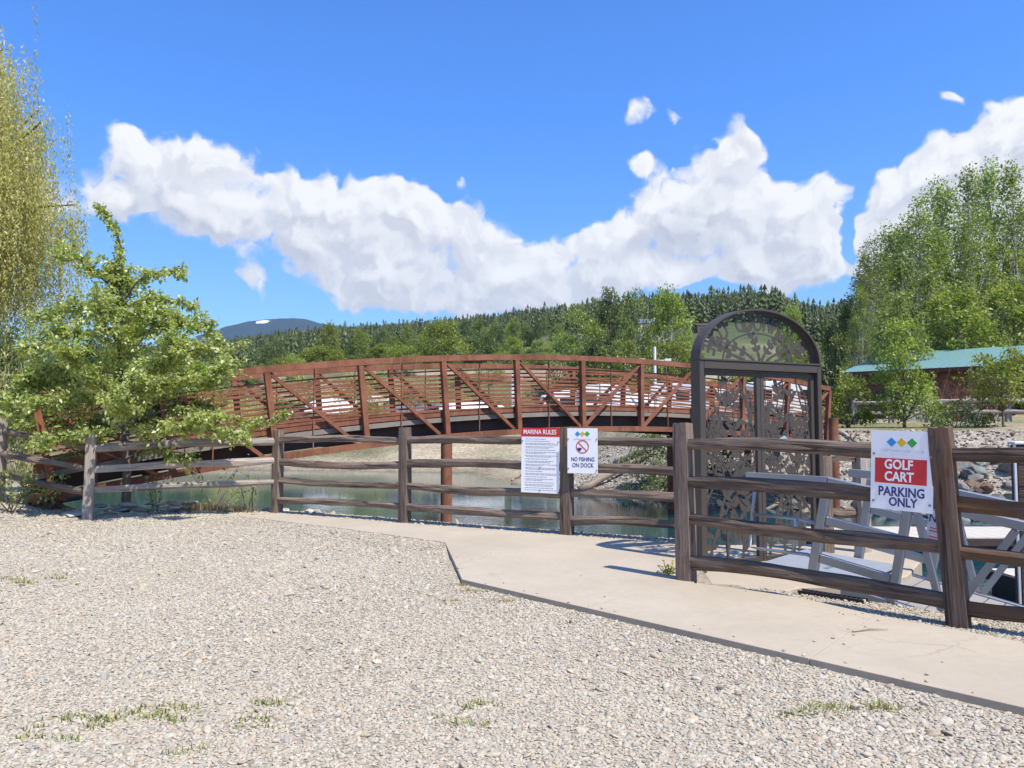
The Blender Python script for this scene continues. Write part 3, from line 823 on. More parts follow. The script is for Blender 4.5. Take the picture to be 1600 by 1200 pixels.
# ------------------------------------------------------------------ split rail fences
def rough_bar(L, h, w, seed, seg=14, wob=.012, bend=.02, taper=0):
    """a rough-hewn rail along local X, centred in Y and Z"""
    g = random.Random(seed); mb = MB(); n = 10; rings = []
    ph = [g.uniform(0, 6.28) for _ in range(6)]
    for i in range(seg + 1):
        x = L * i / seg; t = i / seg
        k = 1 - taper * abs(t - .5) * 2 + .05 * math.sin(4 * t + ph[0]) + .02 * math.sin(13 * t + ph[1])
        cy = bend * .4 * math.sin(3.0 * t + ph[2]); cz = bend * math.sin(math.pi * t) * math.sin(ph[3]) + .003 * math.sin(9 * t + ph[4])
        r = []
        for j in range(n):
            a = 2 * math.pi * (j + .5) / n
            ca, sa = math.cos(a), math.sin(a)
            e = 4.2
            rr = (abs(ca) ** e + abs(sa) ** e) ** (-1 / e)
            nz = noise.noise(Vector((x * 2.2, ca * 1.6 + seed * 3.1, sa * 1.6))) * wob
            r.append(Vector((x, cy + (w / 2 * k + nz) * ca * rr, cz + (h / 2 * k + nz) * sa * rr)))
        rings.append(r)
    vs = [p for r in rings for p in r]
    fs = [(i * n + j, i * n + (j + 1) % n, (i + 1) * n + (j + 1) % n, (i + 1) * n + j) for i in range(seg) for j in range(n)]
    fs += [tuple(range(n))[::-1], tuple(seg * n + j for j in range(n))]
    return mb.add(vs, fs)

def rough_post(hgt, w, seed):
    """along local X so that the grain runs up the post"""
    g = random.Random(seed); mb = MB()
    seg = 12; n = 12; vs = []
    for i in range(seg + 1):
        x = hgt * i / seg
        sh = 1.0 if i < seg else .93
        for j in range(n):
            a = 2 * math.pi * (j + .5) / n; ca, sa = math.cos(a), math.sin(a); e = 9
            rr = (abs(ca) ** e + abs(sa) ** e) ** (-1 / e)
            nz = noise.noise(Vector((x * 1.5, ca * 1.3 + seed, sa * 1.3))) * .007
            vs.append(Vector((x + (noise.noise(Vector((ca * 3, sa * 3, seed))) * .014 if i == seg else 0), (w / 2 * sh + nz) * ca * rr, (w / 2 * sh + nz) * sa * rr)))
    fs = [(i * n + j, i * n + (j + 1) % n, (i + 1) * n + (j + 1) % n, (i + 1) * n + j) for i in range(seg) for j in range(n)]
    fs += [tuple(range(n))[::-1], tuple(seg * n + j for j in range(n))]
    return mb.add(vs, fs)

def build_fence(name, posts, spans, label, root_at, postw=.155):
    """posts: (point at ground, top z, wood, heading, lean); spans: (i, j, [(z_i, z_j, h)], wood, offset)"""
    f = empty(name, root_at); tag(f, label, "fence")
    inv = Matrix.Translation(-Vector(root_at))
    for k, (p, zt, wd, hd, lean) in enumerate(posts):
        p = Vector(p)
        top = Vector((p.x + lean[0], p.y + lean[1], zt))
        M = frame(p, top, (math.cos(hd), math.sin(hd), 0))
        rough_post((top - p).length, postw, k * 3.7 + len(name)).build("post", MAT[wd], f, inv @ M)
    for (i, j, rails, wd, off) in spans:
        a, b = Vector(posts[i][0]), Vector(posts[j][0])
        d = Vector((b.x - a.x, b.y - a.y, 0)).normalized(); nn = Vector((d.y, -d.x, 0))
        for q, (za, zb, h) in enumerate(rails):
            def axis(k, z):
                (p, zt, _, _, ln) = posts[k]; f_ = (z - p[2]) / (zt - p[2]); return Vector((p[0] + ln[0] * f_, p[1] + ln[1] * f_, z))
            p0 = axis(i, za) + d * (postw * .40) + nn * off
            p1 = axis(j, zb) - d * (postw * .40) + nn * off
            seed = i * 17 + q * 5 + len(name)
            rough_bar((p1 - p0).length, h, .085, seed, wob=.017, bend=.030, taper=.06).build("rail", MAT[wd], f, inv @ frame(p0, p1))
    return f

def zat(px, py, d): return P(px, py, d).z
A_ = P(137, 810, 12.25); A_.z = 0
B_ = P(433, 801, 13.2); B_.z = 0
C_ = P(632, 816, 11.84); C_.z = 0.0
D_ = P(886, 835, 10.5); D_.z = 0.0
L_ = P(-1, 720, 12.95); L_.z = .25
E0_ = P(1097, 840, 9.62); E0_.z = -.3
E_ = P(1074, 909, 7.2); E_.z = 0.03
F_ = P(1503, 973, 5.70); F_.z = -.02
G_ = F_ + (F_ - E_).normalized() * 2.3
def hd(a, b): return math.atan2(b.y - a.y, b.x - a.x)
postsL = [(L_ - Vector((0, 0, .4)), L_.z + 1.45, 'wood_grey', hd(L_, A_), (0, 0)), (A_ - Vector((0, 0, .35)), zat(137, 677, A_.y), 'wood_grey', hd(A_, B_), (0.02, 0)),
          (B_ - Vector((0, 0, .35)), zat(434, 672, B_.y), 'wood_mid', hd(B_, C_), (0, 0)), (C_ - Vector((0, 0, .3)), zat(632, 668, C_.y), 'wood_mid', hd(C_, D_), (0, 0)),
          (D_ - Vector((0, 0, .3)), zat(885, 668, D_.y), 'wood_mid', hd(C_, D_), (0, 0)), (E0_, zat(1097, 676, E0_.y), 'wood_mid', hd(D_, E0_), (0, 0))]
def rl(pa, pb, rows): return [(zat(pa[0], ya, pa[1]), zat(pb[0], yb, pb[1]), h) for ya, yb, h in rows]
spansL = [
    (0, 1, rl((0, L_.y), (130, A_.y), [(674, 699, .10), (709, 733, .10), (741, 769, .10)]), 'wood_mid', 0),
    (1, 2, rl((145, A_.y), (427, B_.y), [(700, 690, .135), (733, 720, .12), (765, 753, .10)]), 'wood_grey', .02),
    (2, 3, rl((440, B_.y), (625, C_.y), [(688, 689, .11), (722, 727, .12), (750, 758, .105), (781, 791, .105)]), 'wood_mid', .02),
    (3, 4, rl((640, C_.y), (879, D_.y), [(688, 690, .11), (724, 730, .12), (759, 771, .12), (792, 807, .115)]), 'wood_mid', .02),
    (4, 5, rl((893, D_.y), (1080, E0_.y), [(690, 691, .11), (732, 739, .12), (770, 779, .12), (813, 823, .115)]), 'wood_mid', .02)]
build_fence("split_rail_fence", postsL, spansL, "weathered split rail fence along the lake edge, carrying the rules sign", A_)
hEF = hd(E_, F_)
postsR = [(E_ - Vector((0, 0, .35)), zat(1070, 661, E_.y), 'wood_mid', hEF, (-.02, .02)), (F_ - Vector((0, 0, .4)), zat(1476, 668, F_.y), 'wood_brown', hEF, (-.085, .05)), (G_ - Vector((0, 0, .4)), 1.38, 'wood_brown', hEF, (0, 0))]
gx = lambda z0, z1: z1 + (z1 - z0) * (G_ - F_).length / (F_ - E_).length
r1 = rl((1085, E_.y - .05), (1480, F_.y), [(694, 712, .115), (753, 786, .115), (811, 856, .105), (878, 942, .125)])
r2 = [(zat(1515, 711, F_.y), zat(1515, 711, F_.y) - .02, .115), (zat(1515, 787, F_.y), gx(r1[1][0], r1[1][1]) + .02, .11), (zat(1515, 861, F_.y), gx(r1[2][0], r1[2][1]) - .01, .10), (zat(1515, 948, F_.y), gx(r1[3][0], r1[3][1]) - .02, .115)]
build_fence("ramp_fence", postsR, [(0, 1, r1, 'wood_dark', .015), (1, 2, r2, 'wood_brown', .015)], "dark four rail timber fence between the walkway and the gangway", E_)
Q0 = P(1290, 850, 9.5); Q0.z = -.4
Q1 = P(1349, 868, 9.55); Q1.z = -.6
postsQ = [(Q0 + Vector((0, 0, 0)), 1.1, 'wood_mid', .2, (0, 0)), (Q1, zat(1349, 702, 9.55), 'wood_grey', .3, (0, 0))]
build_fence("gate_side_fence", postsQ, [(0, 1, [(zat(1300, 716, 9.5), zat(1340, 716, 9.5), .11), (zat(1300, 800, 9.5), zat(1340, 801, 9.5), .11)], 'wood_mid', 0)], "short timber fence section standing behind the gangway handrail", Q0)

# ------------------------------------------------------------------ lettering
def text_mesh(body, size, mat, extrude=.001, bold=0.0, cond=1.0, align='CENTER', mirror=False):
    c = bpy.data.curves.new("lettering", 'FONT'); c.body = body; c.size = size; c.align_x = align; c.align_y = 'CENTER'
    c.extrude = extrude; c.offset = bold; c.resolution_u = 3
    o = bpy.data.objects.new("lettering_source", c); COL.objects.link(o)
    dg = bpy.context.evaluated_depsgraph_get(); dg.update()
    me = bpy.data.meshes.new_from_object(o.evaluated_get(dg))
    bpy.data.objects.remove(o); bpy.data.curves.remove(c)
    me.name = "lettering"
    # font lies in XY facing +Z: stand it up in XZ facing -Y
    me.transform(Matrix.Rotation(math.pi / 2, 4, 'X') @ Matrix.Diagonal((-cond if mirror else cond, 1, 1, 1)))
    if mirror: me.flip_normals()
    me.materials.clear(); me.materials.append(mat)
    return me

def sign_root(name, c, along, label, roll=0.0, yaw=0.0):
    x = Vector((along.x, along.y, 0)).normalized()
    M = Matrix.Translation(c) @ Matrix.Rotation(math.atan2(x.y, x.x) + yaw, 4, 'Z') @ Matrix.Rotation(roll, 4, 'Y')
    o = empty(name, M=M); tag(o, label, "sign"); return o

def put(root, mb, name, mat, y=0.0, bevel=0.0): return mb.build(name, mat, root, Matrix.Translation((0, y, 0)), bevel=bevel)
def rect(x0, z0, x1, z1): return [(x0, z0), (x1, z0), (x1, z1), (x0, z1)]
def diamonds(root, cz, s, gap, y):
    for k, mt in enumerate(('blue_print', 'yellow_print', 'green_print')):
        x = (k - 1) * gap
        put(root, MB().plate([(x - s, cz), (x, cz - s), (x + s, cz), (x, cz + s)], .002), "diamond", MAT[mt], y)
def screws(root, pts):
    for (x, z) in pts:
        MB().tube([(x, -.011, z), (x, 0, z)], .009, 8).build("screw", MAT['screw'], root)

dEF = (F_ - E_).normalized(); nEF = Vector((dEF.y, -dEF.x, 0))
dCD = (D_ - C_).normalized(); nCD = Vector((dCD.y, -dCD.x, 0))
dD5 = (E0_ - D_); dD5.z = 0; dD5.normalize()
def on_line(px, a, d):
    u = (px - 800) / F; t = (u * a.y - a.x) / (d.x - u * d.y); return a + d * t

def golf_sign():
    q = on_line(1413, E_, dEF); c = P(1413, 735, q.y) + nEF * .075
    w = (on_line(1463, E_, dEF) - on_line(1365, E_, dEF)).length * .985; h = .605
    s = sign_root("golf_cart_sign", c, dEF, "white sign with red GOLF CART band above PARKING ONLY", math.radians(2.2))
    put(s, MB().box((0, 0, 0), (w, .004, h)), "panel", MAT['sign_white'])
    diamonds(s, h * .355, .036, .072, -.0035)
    for (txt, z, sz) in (("COTTONWOOD COVE", h * .245, .030), ("--------- -- ------- ---", h * .205, .022)):
        me = text_mesh(txt, sz, MAT['sign_pale'], .0006, 0, .95)
        link("lettering", me, s, Matrix.Translation((0, -.0035, z)))
    put(s, MB().plate(rect(-w * .43, -h * .165, w * .40, h * .150), .002), "red_band", MAT['sign_red'], -.0035)
    for (txt, z, x, sz, mt, bo) in (("GOLF", .042, -.02, .100, 'sign_white', .0028), ("CART", -.050, -.016, .100, 'sign_white', .0028), ("PARKING", -.166, 0, .098, 'sign_navy', .0024), ("ONLY", -.243, .012, .092, 'sign_navy', .0024)):
        link("lettering", text_mesh(txt, sz, MAT[mt], .0008, bo, .80), s, Matrix.Translation((x, -.0062 if mt == 'sign_white' else -.0035, z)))
    screws(s, [(-w * .45, h * .2), (w * .46, h * .19), (-w * .45, -h * .40), (w * .45, -h * .40)])
golf_sign()

def rules_sign():
    q = on_line(850, C_, dCD); c = P(850, 719, q.y) + nCD * .115
    w, h = .545, .885
    s = sign_root("marina_rules_sign", c, dCD, "tall white MARINA RULES sign with red header hung on the rail fence", math.radians(.8), math.radians(9))
    put(s, MB().box((0, 0, 0), (w, .004, h)), "panel", MAT['sign_white'])
    put(s, MB().plate(rect(-w / 2 - .01, h / 2 - .115, w / 2 + .004, h / 2 + .004), .002), "red_band", MAT['sign_red'], -.0035)
    link("lettering", text_mesh("MARINA RULES", .090, MAT['sign_white'], .0008, .0008, .78), s, Matrix.Translation((-.01, -.006, h / 2 - .056)))
    g = random.Random(4); mb = MB(); z = h / 2 - .15; first = True
    while z > -h / 2 + .035:                    # rows of print too small to read, as rows of grey dashes
        lines = g.choice((1, 1, 2, 2, 1))
        for k in range(lines):
            x = -w * .40 + (0 if k == 0 else .012); xe = x + w * (g.uniform(.42, .86) if k == lines - 1 else g.uniform(.74, .86))
            while x < xe:
                l = g.uniform(.016, .055); mb.plate(rect(x, z - .0032, min(x + l, xe), z + .0032), .001); x += l + .007
            z -= .0175
            if z < -h / 2 + .03: break
        z -= .0115
    put(s, mb, "rule_text", MAT['sign_grey'], -.003)["kind"] = "stuff"
    screws(s, [(-w * .47, h * .30), (w * .47, h * .29), (0, -h * .46), (0, -.10)])
rules_sign()

def fishing_sign():
    q = on_line(915, D_, dD5); nn = Vector((dD5.y, -dD5.x, 0)); c = P(915, 704, q.y) + nn * .105
    w, h = .415, .60
    s = sign_root("no_fishing_sign", c, dD5, "white NO FISHING ON DOCK sign with a red crossed circle", 0, math.radians(9))
    put(s, MB().box((0, 0, 0), (w, .004, h)), "panel", MAT['sign_white'])
    diamonds(s, h * .375, .036, .066, -.0035)
    link("lettering", text_mesh("COTTONWOOD COVE", .024, MAT['sign_pale'], .0006, 0, .95), s, Matrix.Translation((0, -.0035, h * .255)))
    ring = []; R1, R0, cz = .088, .077, .055
    mb = MB(); n = 40
    vs = [Vector((r * math.cos(2 * math.pi * i / n), y, cz + r * math.sin(2 * math.pi * i / n))) for r in (R0, R1) for y in (-.001, .001) for i in range(n)]
    fs = []
    for i in range(n):
        k = (i + 1) % n
        fs += [(i, k, 2 * n + k, 2 * n + i), (n + i, 3 * n + i, 3 * n + k, n + k), (2 * n + i, 2 * n + k, 3 * n + k, 3 * n + i), (i, n + i, n + k, k)]
    mb.add(vs, fs)
    mb.plate([(-.060, cz + .052), (-.052, cz + .060), (.060, cz - .052), (.052, cz - .060)], .002)
    put(s, mb, "prohibition_ring", MAT['sign_red'], -.0045)
    fish = [(-.070, cz - .030), (-.058, cz - .052), (-.036, cz - .060), (-.022, cz - .050), (-.010, cz - .034), (-.006, cz - .018), (-.018, cz - .022), (-.026, cz - .012), (-.034, cz - .022), (-.048, cz - .012), (-.062, cz - .014)]
    put(s, MB().plate(fish, .0015), "fish_print", MAT['sign_navy'], -.0033)
    for (txt, z, sz) in (("NO FISHING", -.115, .076), ("ON DOCK", -.195, .080)):
        link("lettering", text_mesh(txt, sz, MAT['sign_navy'], .0008, .0008, .76), s, Matrix.Translation((.004, -.0035, z)))
    screws(s, [(-w * .47, h * .26), (w * .47, h * .26), (-w * .47, -h * .40), (w * .46, -h * .43)])
fishing_sign()

# ------------------------------------------------------------------ marina gate
def leaf_poly(cx, cz, l, w, ang, lobes=True):
    pts = []
    for (u, v) in ((0, 0), (.18, .36), (.42, .5), (.70, .34), (1.0, 0), (.70, -.34), (.42, -.5), (.18, -.36)):
        x, z = u * l, v * w
        pts.append((cx + x * math.cos(ang) - z * math.sin(ang), cz + x * math.sin(ang) + z * math.cos(ang)))
    return pts

def ribbon(mb, pts, w0, w1, t=.006):
    n = len(pts); L, R = [], []
    for i, p in enumerate(pts):
        a, b = pts[max(i - 1, 0)], pts[min(i + 1, n - 1)]
        dx, dz = b[0] - a[0], b[1] - a[1]; q = math.hypot(dx, dz) or 1
        w = (w0 + (w1 - w0) * i / (n - 1)) / 2
        L.append((p[0] - dz / q * w, p[1] + dx / q * w)); R.append((p[0] + dz / q * w, p[1] - dx / q * w))
    for i in range(n - 1): mb.plate([L[i], R[i], R[i + 1], L[i + 1]], t)

def curve(p, ang, length, turn, n=9):
    out = [p]
    for i in range(n):
        ang += turn / n; p = (p[0] + math.cos(ang) * length / n, p[1] + math.sin(ang) * length / n); out.append(p)
    return out, ang

def build_gate():
    dL, dR = 8.2, 9.0
    pL, pR = P(1090, 870, dL), P(1282, 870, dR)
    z0 = -.075
    x = Vector((pR.x - pL.x, pR.y - pL.y, 0)); W = x.length; x.normalize()
    zt = .5 * (zat(1090, 565, dL) + zat(1282, 570, dR)) - z0
    M = Matrix.Translation((pL.x, pL.y, z0)) @ Matrix.Rotation(math.atan2(x.y, x.x), 4, 'Z')
    g = empty("marina_gate", M=M); tag(g, "dark bronze double gate with leaf cutwork and an arched name panel", "gate")
    B = MAT['bronze']; pd, pw = .15, .062
    for (xx, nm) in ((pw / 2, "gate_post"), (W - pw / 2, "gate_post")):
        MB().box((xx, 0, zt / 2 - .03), (pw, pd, zt + .06)).build(nm, B, g, bevel=.004)
    MB().box((W / 2, 0, zt - .045), (W - 2 * pw - .004, pd, .09)).build("header", B, g, bevel=.004)
    MB().box((W / 2, 0, zt + .010), (W, pd + .02, .018)).build("header_cap", B, g)
    # arch band
    hA = P(1185, 484, (dL + dR) / 2).z - z0 - zt - .02; a = W / 2 - .004; zc = zt + .020
    n = 40; mb = MB(); th = .022
    vs = []
    for i in range(n + 1):
        q = math.pi * i / n
        for (ra, rz) in ((a, hA), (a - th, hA - th)):
            for y in (-pd / 2, pd / 2): vs.append(Vector((W / 2 - ra * math.cos(q), y, zc + rz * math.sin(q))))
    fs = []
    for i in range(n):
        k, j = i * 4, i * 4 + 4
        fs += [(k, k + 1, j + 1, j), (k + 2, j + 2, j + 3, k + 3), (k, j, j + 2, k + 2), (k + 1, k + 3, j + 3, j + 1)]
    fs += [(0, 2, 3, 1), (n * 4, n * 4 + 1, n * 4 + 3, n * 4 + 2)]
    mb.add(vs, fs).build("arch_band", B, g)
    # name panel: letters on an arc, seen from behind, over cottonwood branches
    ap = empty("name_panel"); ap.parent = g
    rnd = random.Random(21)
    ax, az = a - th - .02, hA - th - .02
    txt = "COTTONWOOD COVE"[::-1]; mbL = MB()
    N_ = len(txt)
    for i, ch in enumerate(txt):
        if ch == ' ': continue
        q = math.radians(172 - 164 * (i + .5) / N_)
        me = text_mesh(ch, .27, B, .003, .004, .66, mirror=True)
        lx, lz = W / 2 + (ax - .135) * math.cos(q), zc + .005 + (az - .125) * math.sin(q)
        nx, nz = math.cos(q) / ax, math.sin(q) / az
        Mx = Matrix.Translation((lx, 0, lz)) @ Matrix.Rotation(math.pi / 2 - math.atan2(nz, nx), 4, 'Y')
        link("letter", me, ap, Mx)
    for (f0, f1, w) in ((.99, .99, .02), (.60, .58, .022)):
        mbr = MB(); pts = [(W / 2 + (ax * f0) * math.cos(math.pi * i / 30), zc + (az * f1) * math.sin(math.pi * i / 30)) for i in range(31)]
        ribbon(mbr, pts, w, w, .005); mbr.build("arc_strip", B, ap)
    mbb = MB(); lv = MB()
    for (a0, L_b, tu, sx) in ((1.75, .36, .5, .02), (1.1, .36, -.5, .05), (2.5, .52, .5, -.06), (.6, .55, -.45, .12), (2.95, .6, -.4, -.2), (.25, .6, .3, .25)):
        pts, an = curve((W / 2 + sx, zc + .01), a0, L_b, tu); ribbon(mbb, pts, .035, .012)
        for k in (3, 5, 7, 9):
            for sgn in (-1, 1):
                p = pts[k]
                if p[1] < zc + .03: continue
                MB().plate(leaf_poly(p[0], p[1], rnd.uniform(.07, .11), rnd.uniform(.05, .07), a0 + tu * k / 9 + sgn * rnd.uniform(.5, 1.1)), .005).build("leaf", B, ap)
    for k in range(5):                        # twigs filling the outer edge of the arch
        q = math.radians(rnd.uniform(6, 174)); r0 = rnd.uniform(.80, .92)
        p = (W / 2 + ax * r0 * math.cos(q), zc + az * r0 * math.sin(q))
        MB().plate(leaf_poly(p[0], p[1], rnd.uniform(.08, .12), rnd.uniform(.04, .06), q + rnd.uniform(-.9, .9)), .004).build("leaf", B, ap)
    mbb.build("branch", B, ap)
    # two door leaves
    zb, ztop_ = .05, zt - .10
    dw = (W - 2 * pw - .012) / 2
    for k in range(2):
        d = empty("door"); d.parent = g
        d.matrix_local = Matrix.Translation((pw + .004 + k * (dw + .004), 0, zb))
        hgt = ztop_ - zb; fw = .055
        for (nm, c, sz) in (("door_stile", (fw / 2, 0, hgt / 2), (fw, .05, hgt)), ("door_stile", (dw - fw / 2, 0, hgt / 2), (fw, .05, hgt)),
                            ("door_rail", (dw / 2, 0, fw / 2), (dw - 2 * fw, .05, fw)), ("door_rail", (dw / 2, 0, hgt - fw / 2), (dw - 2 * fw, .05, fw))):
            MB().box(c, sz).build(nm, B, d, bevel=.003)
        rnd = random.Random(31 + k)
        vine = MB(); leaves = []
        x0, x1, y0, y1 = fw - .004, dw - fw + .004, fw - .004, hgt - fw + .004
        def inside(p): return x0 < p[0] < x1 and y0 < p[1] < y1
        def clipc(pts): 
            out = []
            for p in pts:
                if not (x0 - .001 <= p[0] <= x1 + .001 and y0 - .001 <= p[1] <= y1 + .001):
                    break
                out.append(p)
            return out
        for (sx, sz, a0, L_v, tu, wv) in ((.10, .0, 1.45, 2.2, -.35, .034), (.42, .0, 1.8, 1.9, -.5, .034), (.70, .0, 1.4, 1.5, .6, .03), (.02, .62, .95, 1.5, .35, .024), (.98, .45, 2.2, 1.4, -.5, .024), (.3, .35, 1.2, 1.4, -.6, .022),
                                          (.98, .95, 2.4, 1.0, .5, .02), (.05, 1.15, .8, .9, .6, .02), (.6, .7, 1.9, 1.1, .8, .02), (.55, .15, .9, .8, .9, .02), (.2, .9, 1.9, .8, -.9, .018)):
            p = (x0 + (x1 - x0) * sx, y0 + sz); an = a0; pts = [p]
            for q in range(18):
                an += tu / 16 + .35 * math.sin(q * .55 + sx * 9) / 3
                if p[0] < x0 + .10 and math.cos(an) < 0: an -= .45
                if p[0] > x1 - .10 and math.cos(an) > 0: an += .45
                p = (min(max(p[0] + math.cos(an) * L_v / 18, x0), x1), p[1] + math.sin(an) * L_v / 18)
                if p[1] > y1: break
                pts.append(p)
            if len(pts) < 3: continue
            ribbon(vine, pts, wv, wv * .45)
            for q in range(1, len(pts), 1):
                an = a0 + tu * q / 16
                for sgn in (-1, 1):
                    if rnd.random() < .54:
                        l, w = rnd.uniform(.09, .18), rnd.uniform(.034, .075)
                        an2 = an + sgn * rnd.uniform(.45, 1.2)
                        c = (pts[q][0] + l * .5 * math.cos(an2), pts[q][1] + l * .5 * math.sin(an2))
                        if x0 + .03 < c[0] < x1 - .03 and y0 + .03 < c[1] < y1 - .03: leaves.append((pts[q], l, w, an2))
        vine.build("vine", B, d)
        for i, (p, l, w, an) in enumerate(leaves):
            lo = MB().plate(leaf_poly(p[0], p[1], l, w, an), .004).build("leaf", B, d)
            lo.location.y = .004 * ((i % 5) - 2) / 2 + .0007 * (i % 7)
    # lock box and the strip of blue tape on the right leaf
    MB().box((pw + dw + .16, -.04, .93), (.17, .045, .20)).build("lock_box", B, g, bevel=.004)
    tp = [(pw + dw + .22, 1.19), (pw + dw + .30, 1.17), (pw + dw + .38, 1.27), (pw + dw + .33, 1.31), (pw + dw + .26, 1.28)]
    MB().plate(tp, .02).build("tape", MAT['label_blue'], g, Matrix.Translation((0, -.05, .12)))
build_gate()

# ------------------------------------------------------------------ aluminium gangway
def build_gangway():
    d = Vector((.74, -.67, 0)).normalized(); nrm = Vector((.67, .74, 0)).normalized(); sl = -.185
    O = P(1268, 893, 7.7); O.z = -.06
    root = empty("gangway", O); tag(root, "silver aluminium gangway sloping down from the gate to the dock", "gangway")
    dd = Vector((d.x, d.y, sl)); up = Vector((-sl * d.x, -sl * d.y, 1)).normalized()
    def pt(t, h, side=0.0): return dd * t + up * h + nrm * side
    A = MAT['alu']; LEN, HT, WID = 4.4, 1.0, 1.35
    for side, ex in ((0, .84), (WID, .25)):
        MB().bar(pt(0, HT, side), pt(LEN, HT, side), .075, .085, up).build("handrail", A, root, bevel=.008)
        e = pt(0, HT, side)
        # level piece of square tube that reaches back past the gate, open at its end
        a = e - d * ex + Vector((0, 0, .015)); mb = MB(); w, h, th = .075, .085, .008
        M = frame(a, e); L = ex
        for (c, s) in (((L / 2, 0, h / 2 - th / 2), (L, w, th)), ((L / 2, 0, -h / 2 + th / 2), (L, w, th)), ((L / 2, w / 2 - th / 2, 0), (L, th, h - 2 * th)), ((L / 2, -w / 2 + th / 2, 0), (L, th, h - 2 * th))): mb.box(c, s, M)
        mb.build("handrail_end", A, root)
        MB().bar(pt(0, 0, side), pt(LEN, 0, side), .075, .10, up).build("bottom_chord", A, root, bevel=.006)
        tp = .73
        MB().bar(pt(0, -.02, side), pt(0, HT - .045, side), .085, .085, dd).build("truss_post", A, root, bevel=.006)
        MB().bar(pt(tp, -.02, side), pt(tp, HT - .045, side), .075, .075, dd).build("truss_post", A, root, bevel=.006)
        for h in (.62, .24):
            MB().bar(pt(.045, h, side), pt(tp - .04, h, side), .06, .085, up).build("mid_rail", A, root, bevel=.005)
        t = tp + .06; flip = True
        while t < LEN - .1:
            t2 = min(t + .36, LEN)
            p, q = (pt(t, HT - .05, side), pt(t2, .05, side)) if flip else (pt(t, .05, side), pt(t2, HT - .05, side))
            MB().bar(p, q, .06, .06, nrm).build("diagonal_brace", A, root, bevel=.004)
            t = t2 + (.05 if flip else .12); flip = not flip
        # round tube loop bolted on the upper end
        l0, l1 = e - d * (ex - .10), e - d * .02
        b0, b1 = Vector((0, 0, -.72)), Vector((0, 0, -.38))
        if side == 0:
            MB().tube([l0, l0 - d * .05 + b0 * .5, l0 - d * .08 + b0, l0 + d * .03 + b0 + Vector((0, 0, -.01)), l0 + d * .52 + b0 - Vector((0, 0, .015)), e + pt(.0, -.78, side) - pt(0, 0, side)], .019, 8).build("tube_loop", A, root, smooth=True)
            MB().tube([l0 - d * .045 + b1, l0 + d * .45 + b1 - Vector((0, 0, .01)), e + b1 - Vector((0, 0, .06))], .017, 8).build("tube_rail", A, root, smooth=True)
            MB().tube([l0 + d * .42 + b1, l0 + d * .38 + b0], .022, 8).build("tube_post", A, root, smooth=True)
    pl = MB().box((0, 0, 0), (.138, WID - .09, .035)).mesh("plank", MAT['mulch'], bevel=.003)
    ang = math.atan2(d.y, d.x)
    for i in range(int((LEN - .5) / .146)):
        o = link("plank", pl, root)
        o.matrix_local = Matrix.Translation(pt(.46 + i * .146, .015, WID / 2)) @ Matrix.Rotation(ang, 4, 'Z') @ Matrix.Rotation(math.atan(-sl), 4, 'Y')
    # hinged transition plate
    M = Matrix.Translation(pt(-.05, .055, WID / 2)) @ Matrix.Rotation(ang, 4, 'Z') @ Matrix.Rotation(math.radians(4), 4, 'Y')
    tpl = MB().box((0, 0, 0), (1.0, WID - .16, .012)).build("transition_plate", MAT['alu_dull'], root, M)
    for q in (-.25, .05): MB().box((.1 + q * .2, q, .009), (.05, .14, .006)).build("hinge", A, tpl)
    # small notice fixed to the far railing
    s = sign_root("gangway_notice", O + pt(.70, .56, WID) - nrm * .045, d, "small pale NO notice fixed to the far gangway railing", math.radians(10))
    put(s, MB().box((0, 0, 0), (.17, .004, .42)), "panel", MAT['sign_pale'])
    link("lettering", text_mesh("NO", .12, MAT['black'], .0008, .001, .8), s, Matrix.Translation((0, -.0035, .13)))
    mb = MB()
    for z in (.03, .0, -.06, -.09, -.12): mb.plate(rect(-.055, z - .006, .055, z + .006), .001)
    put(s, mb, "small_print", MAT['sign_red'], -.003)
    # black drain grate lying in the gap beside the walkway
    c = G(1300, 934, 0.0)
    gr = empty("drain_grate", M=Matrix.Translation((c.x, c.y, .005)) @ Matrix.Rotation(ang - .05, 4, 'Z')); tag(gr, "black slotted drain channel lying between walkway and gangway", "drain")
    MB().box((0, .045, 0), (.56, .012, .05)).build("side_bar", MAT['black'], gr); MB().box((0, -.045, 0), (.56, .012, .05)).build("side_bar", MAT['black'], gr)
    sl_ = MB().box((0, 0, 0), (.012, .078, .05)).mesh("slat", MAT['black'])
    for i in range(13): link("slat", sl_, gr, Matrix.Translation((-.24 + i * .04, 0, 0)))
build_gangway()

# ------------------------------------------------------------------ floating docks and the dark pile
def dock(name, x0, y0, x1, y1, label, along_x=True):
    zt = -.72
    o = empty(name, ((x0 + x1) / 2, (y0 + y1) / 2, WATER_Z)); tag(o, label, "dock")
    cx, cy = (x0 + x1) / 2, (y0 + y1) / 2
    MB().box((0, 0, -.02), (x1 - x0 - .06, y1 - y0 - .06, .40)).build("float_body", MAT['black'], o, Matrix.Translation((0, 0, .10)))
    L, W_ = (x1 - x0, y1 - y0) if along_x else (y1 - y0, x1 - x0)
    n = int(L / .30); me = MB().box((0, 0, 0), (.292, W_, .05) if along_x else (W_, .292, .05)).mesh("plank", MAT['dock_top'])
    for i in range(n):
        q = -L / 2 + .15 + i * .30
        link("plank", me, o, Matrix.Translation((q, 0, zt - WATER_Z - .025) if along_x else (0, q, zt - WATER_Z - .025)))
    for s in (-1, 1):
        (MB().box((0, s * (W_ / 2 + .022), .29), (L, .04, .14)) if along_x else MB().box((s * (W_ / 2 + .022), 0, .29), (.04, L, .14))).build("fascia", MAT['steel_dark'], o)
dock("floating_dock", 6.4, 15.3, 13.9, 17.0, "long pale floating dock lying across the water behind the gangway")
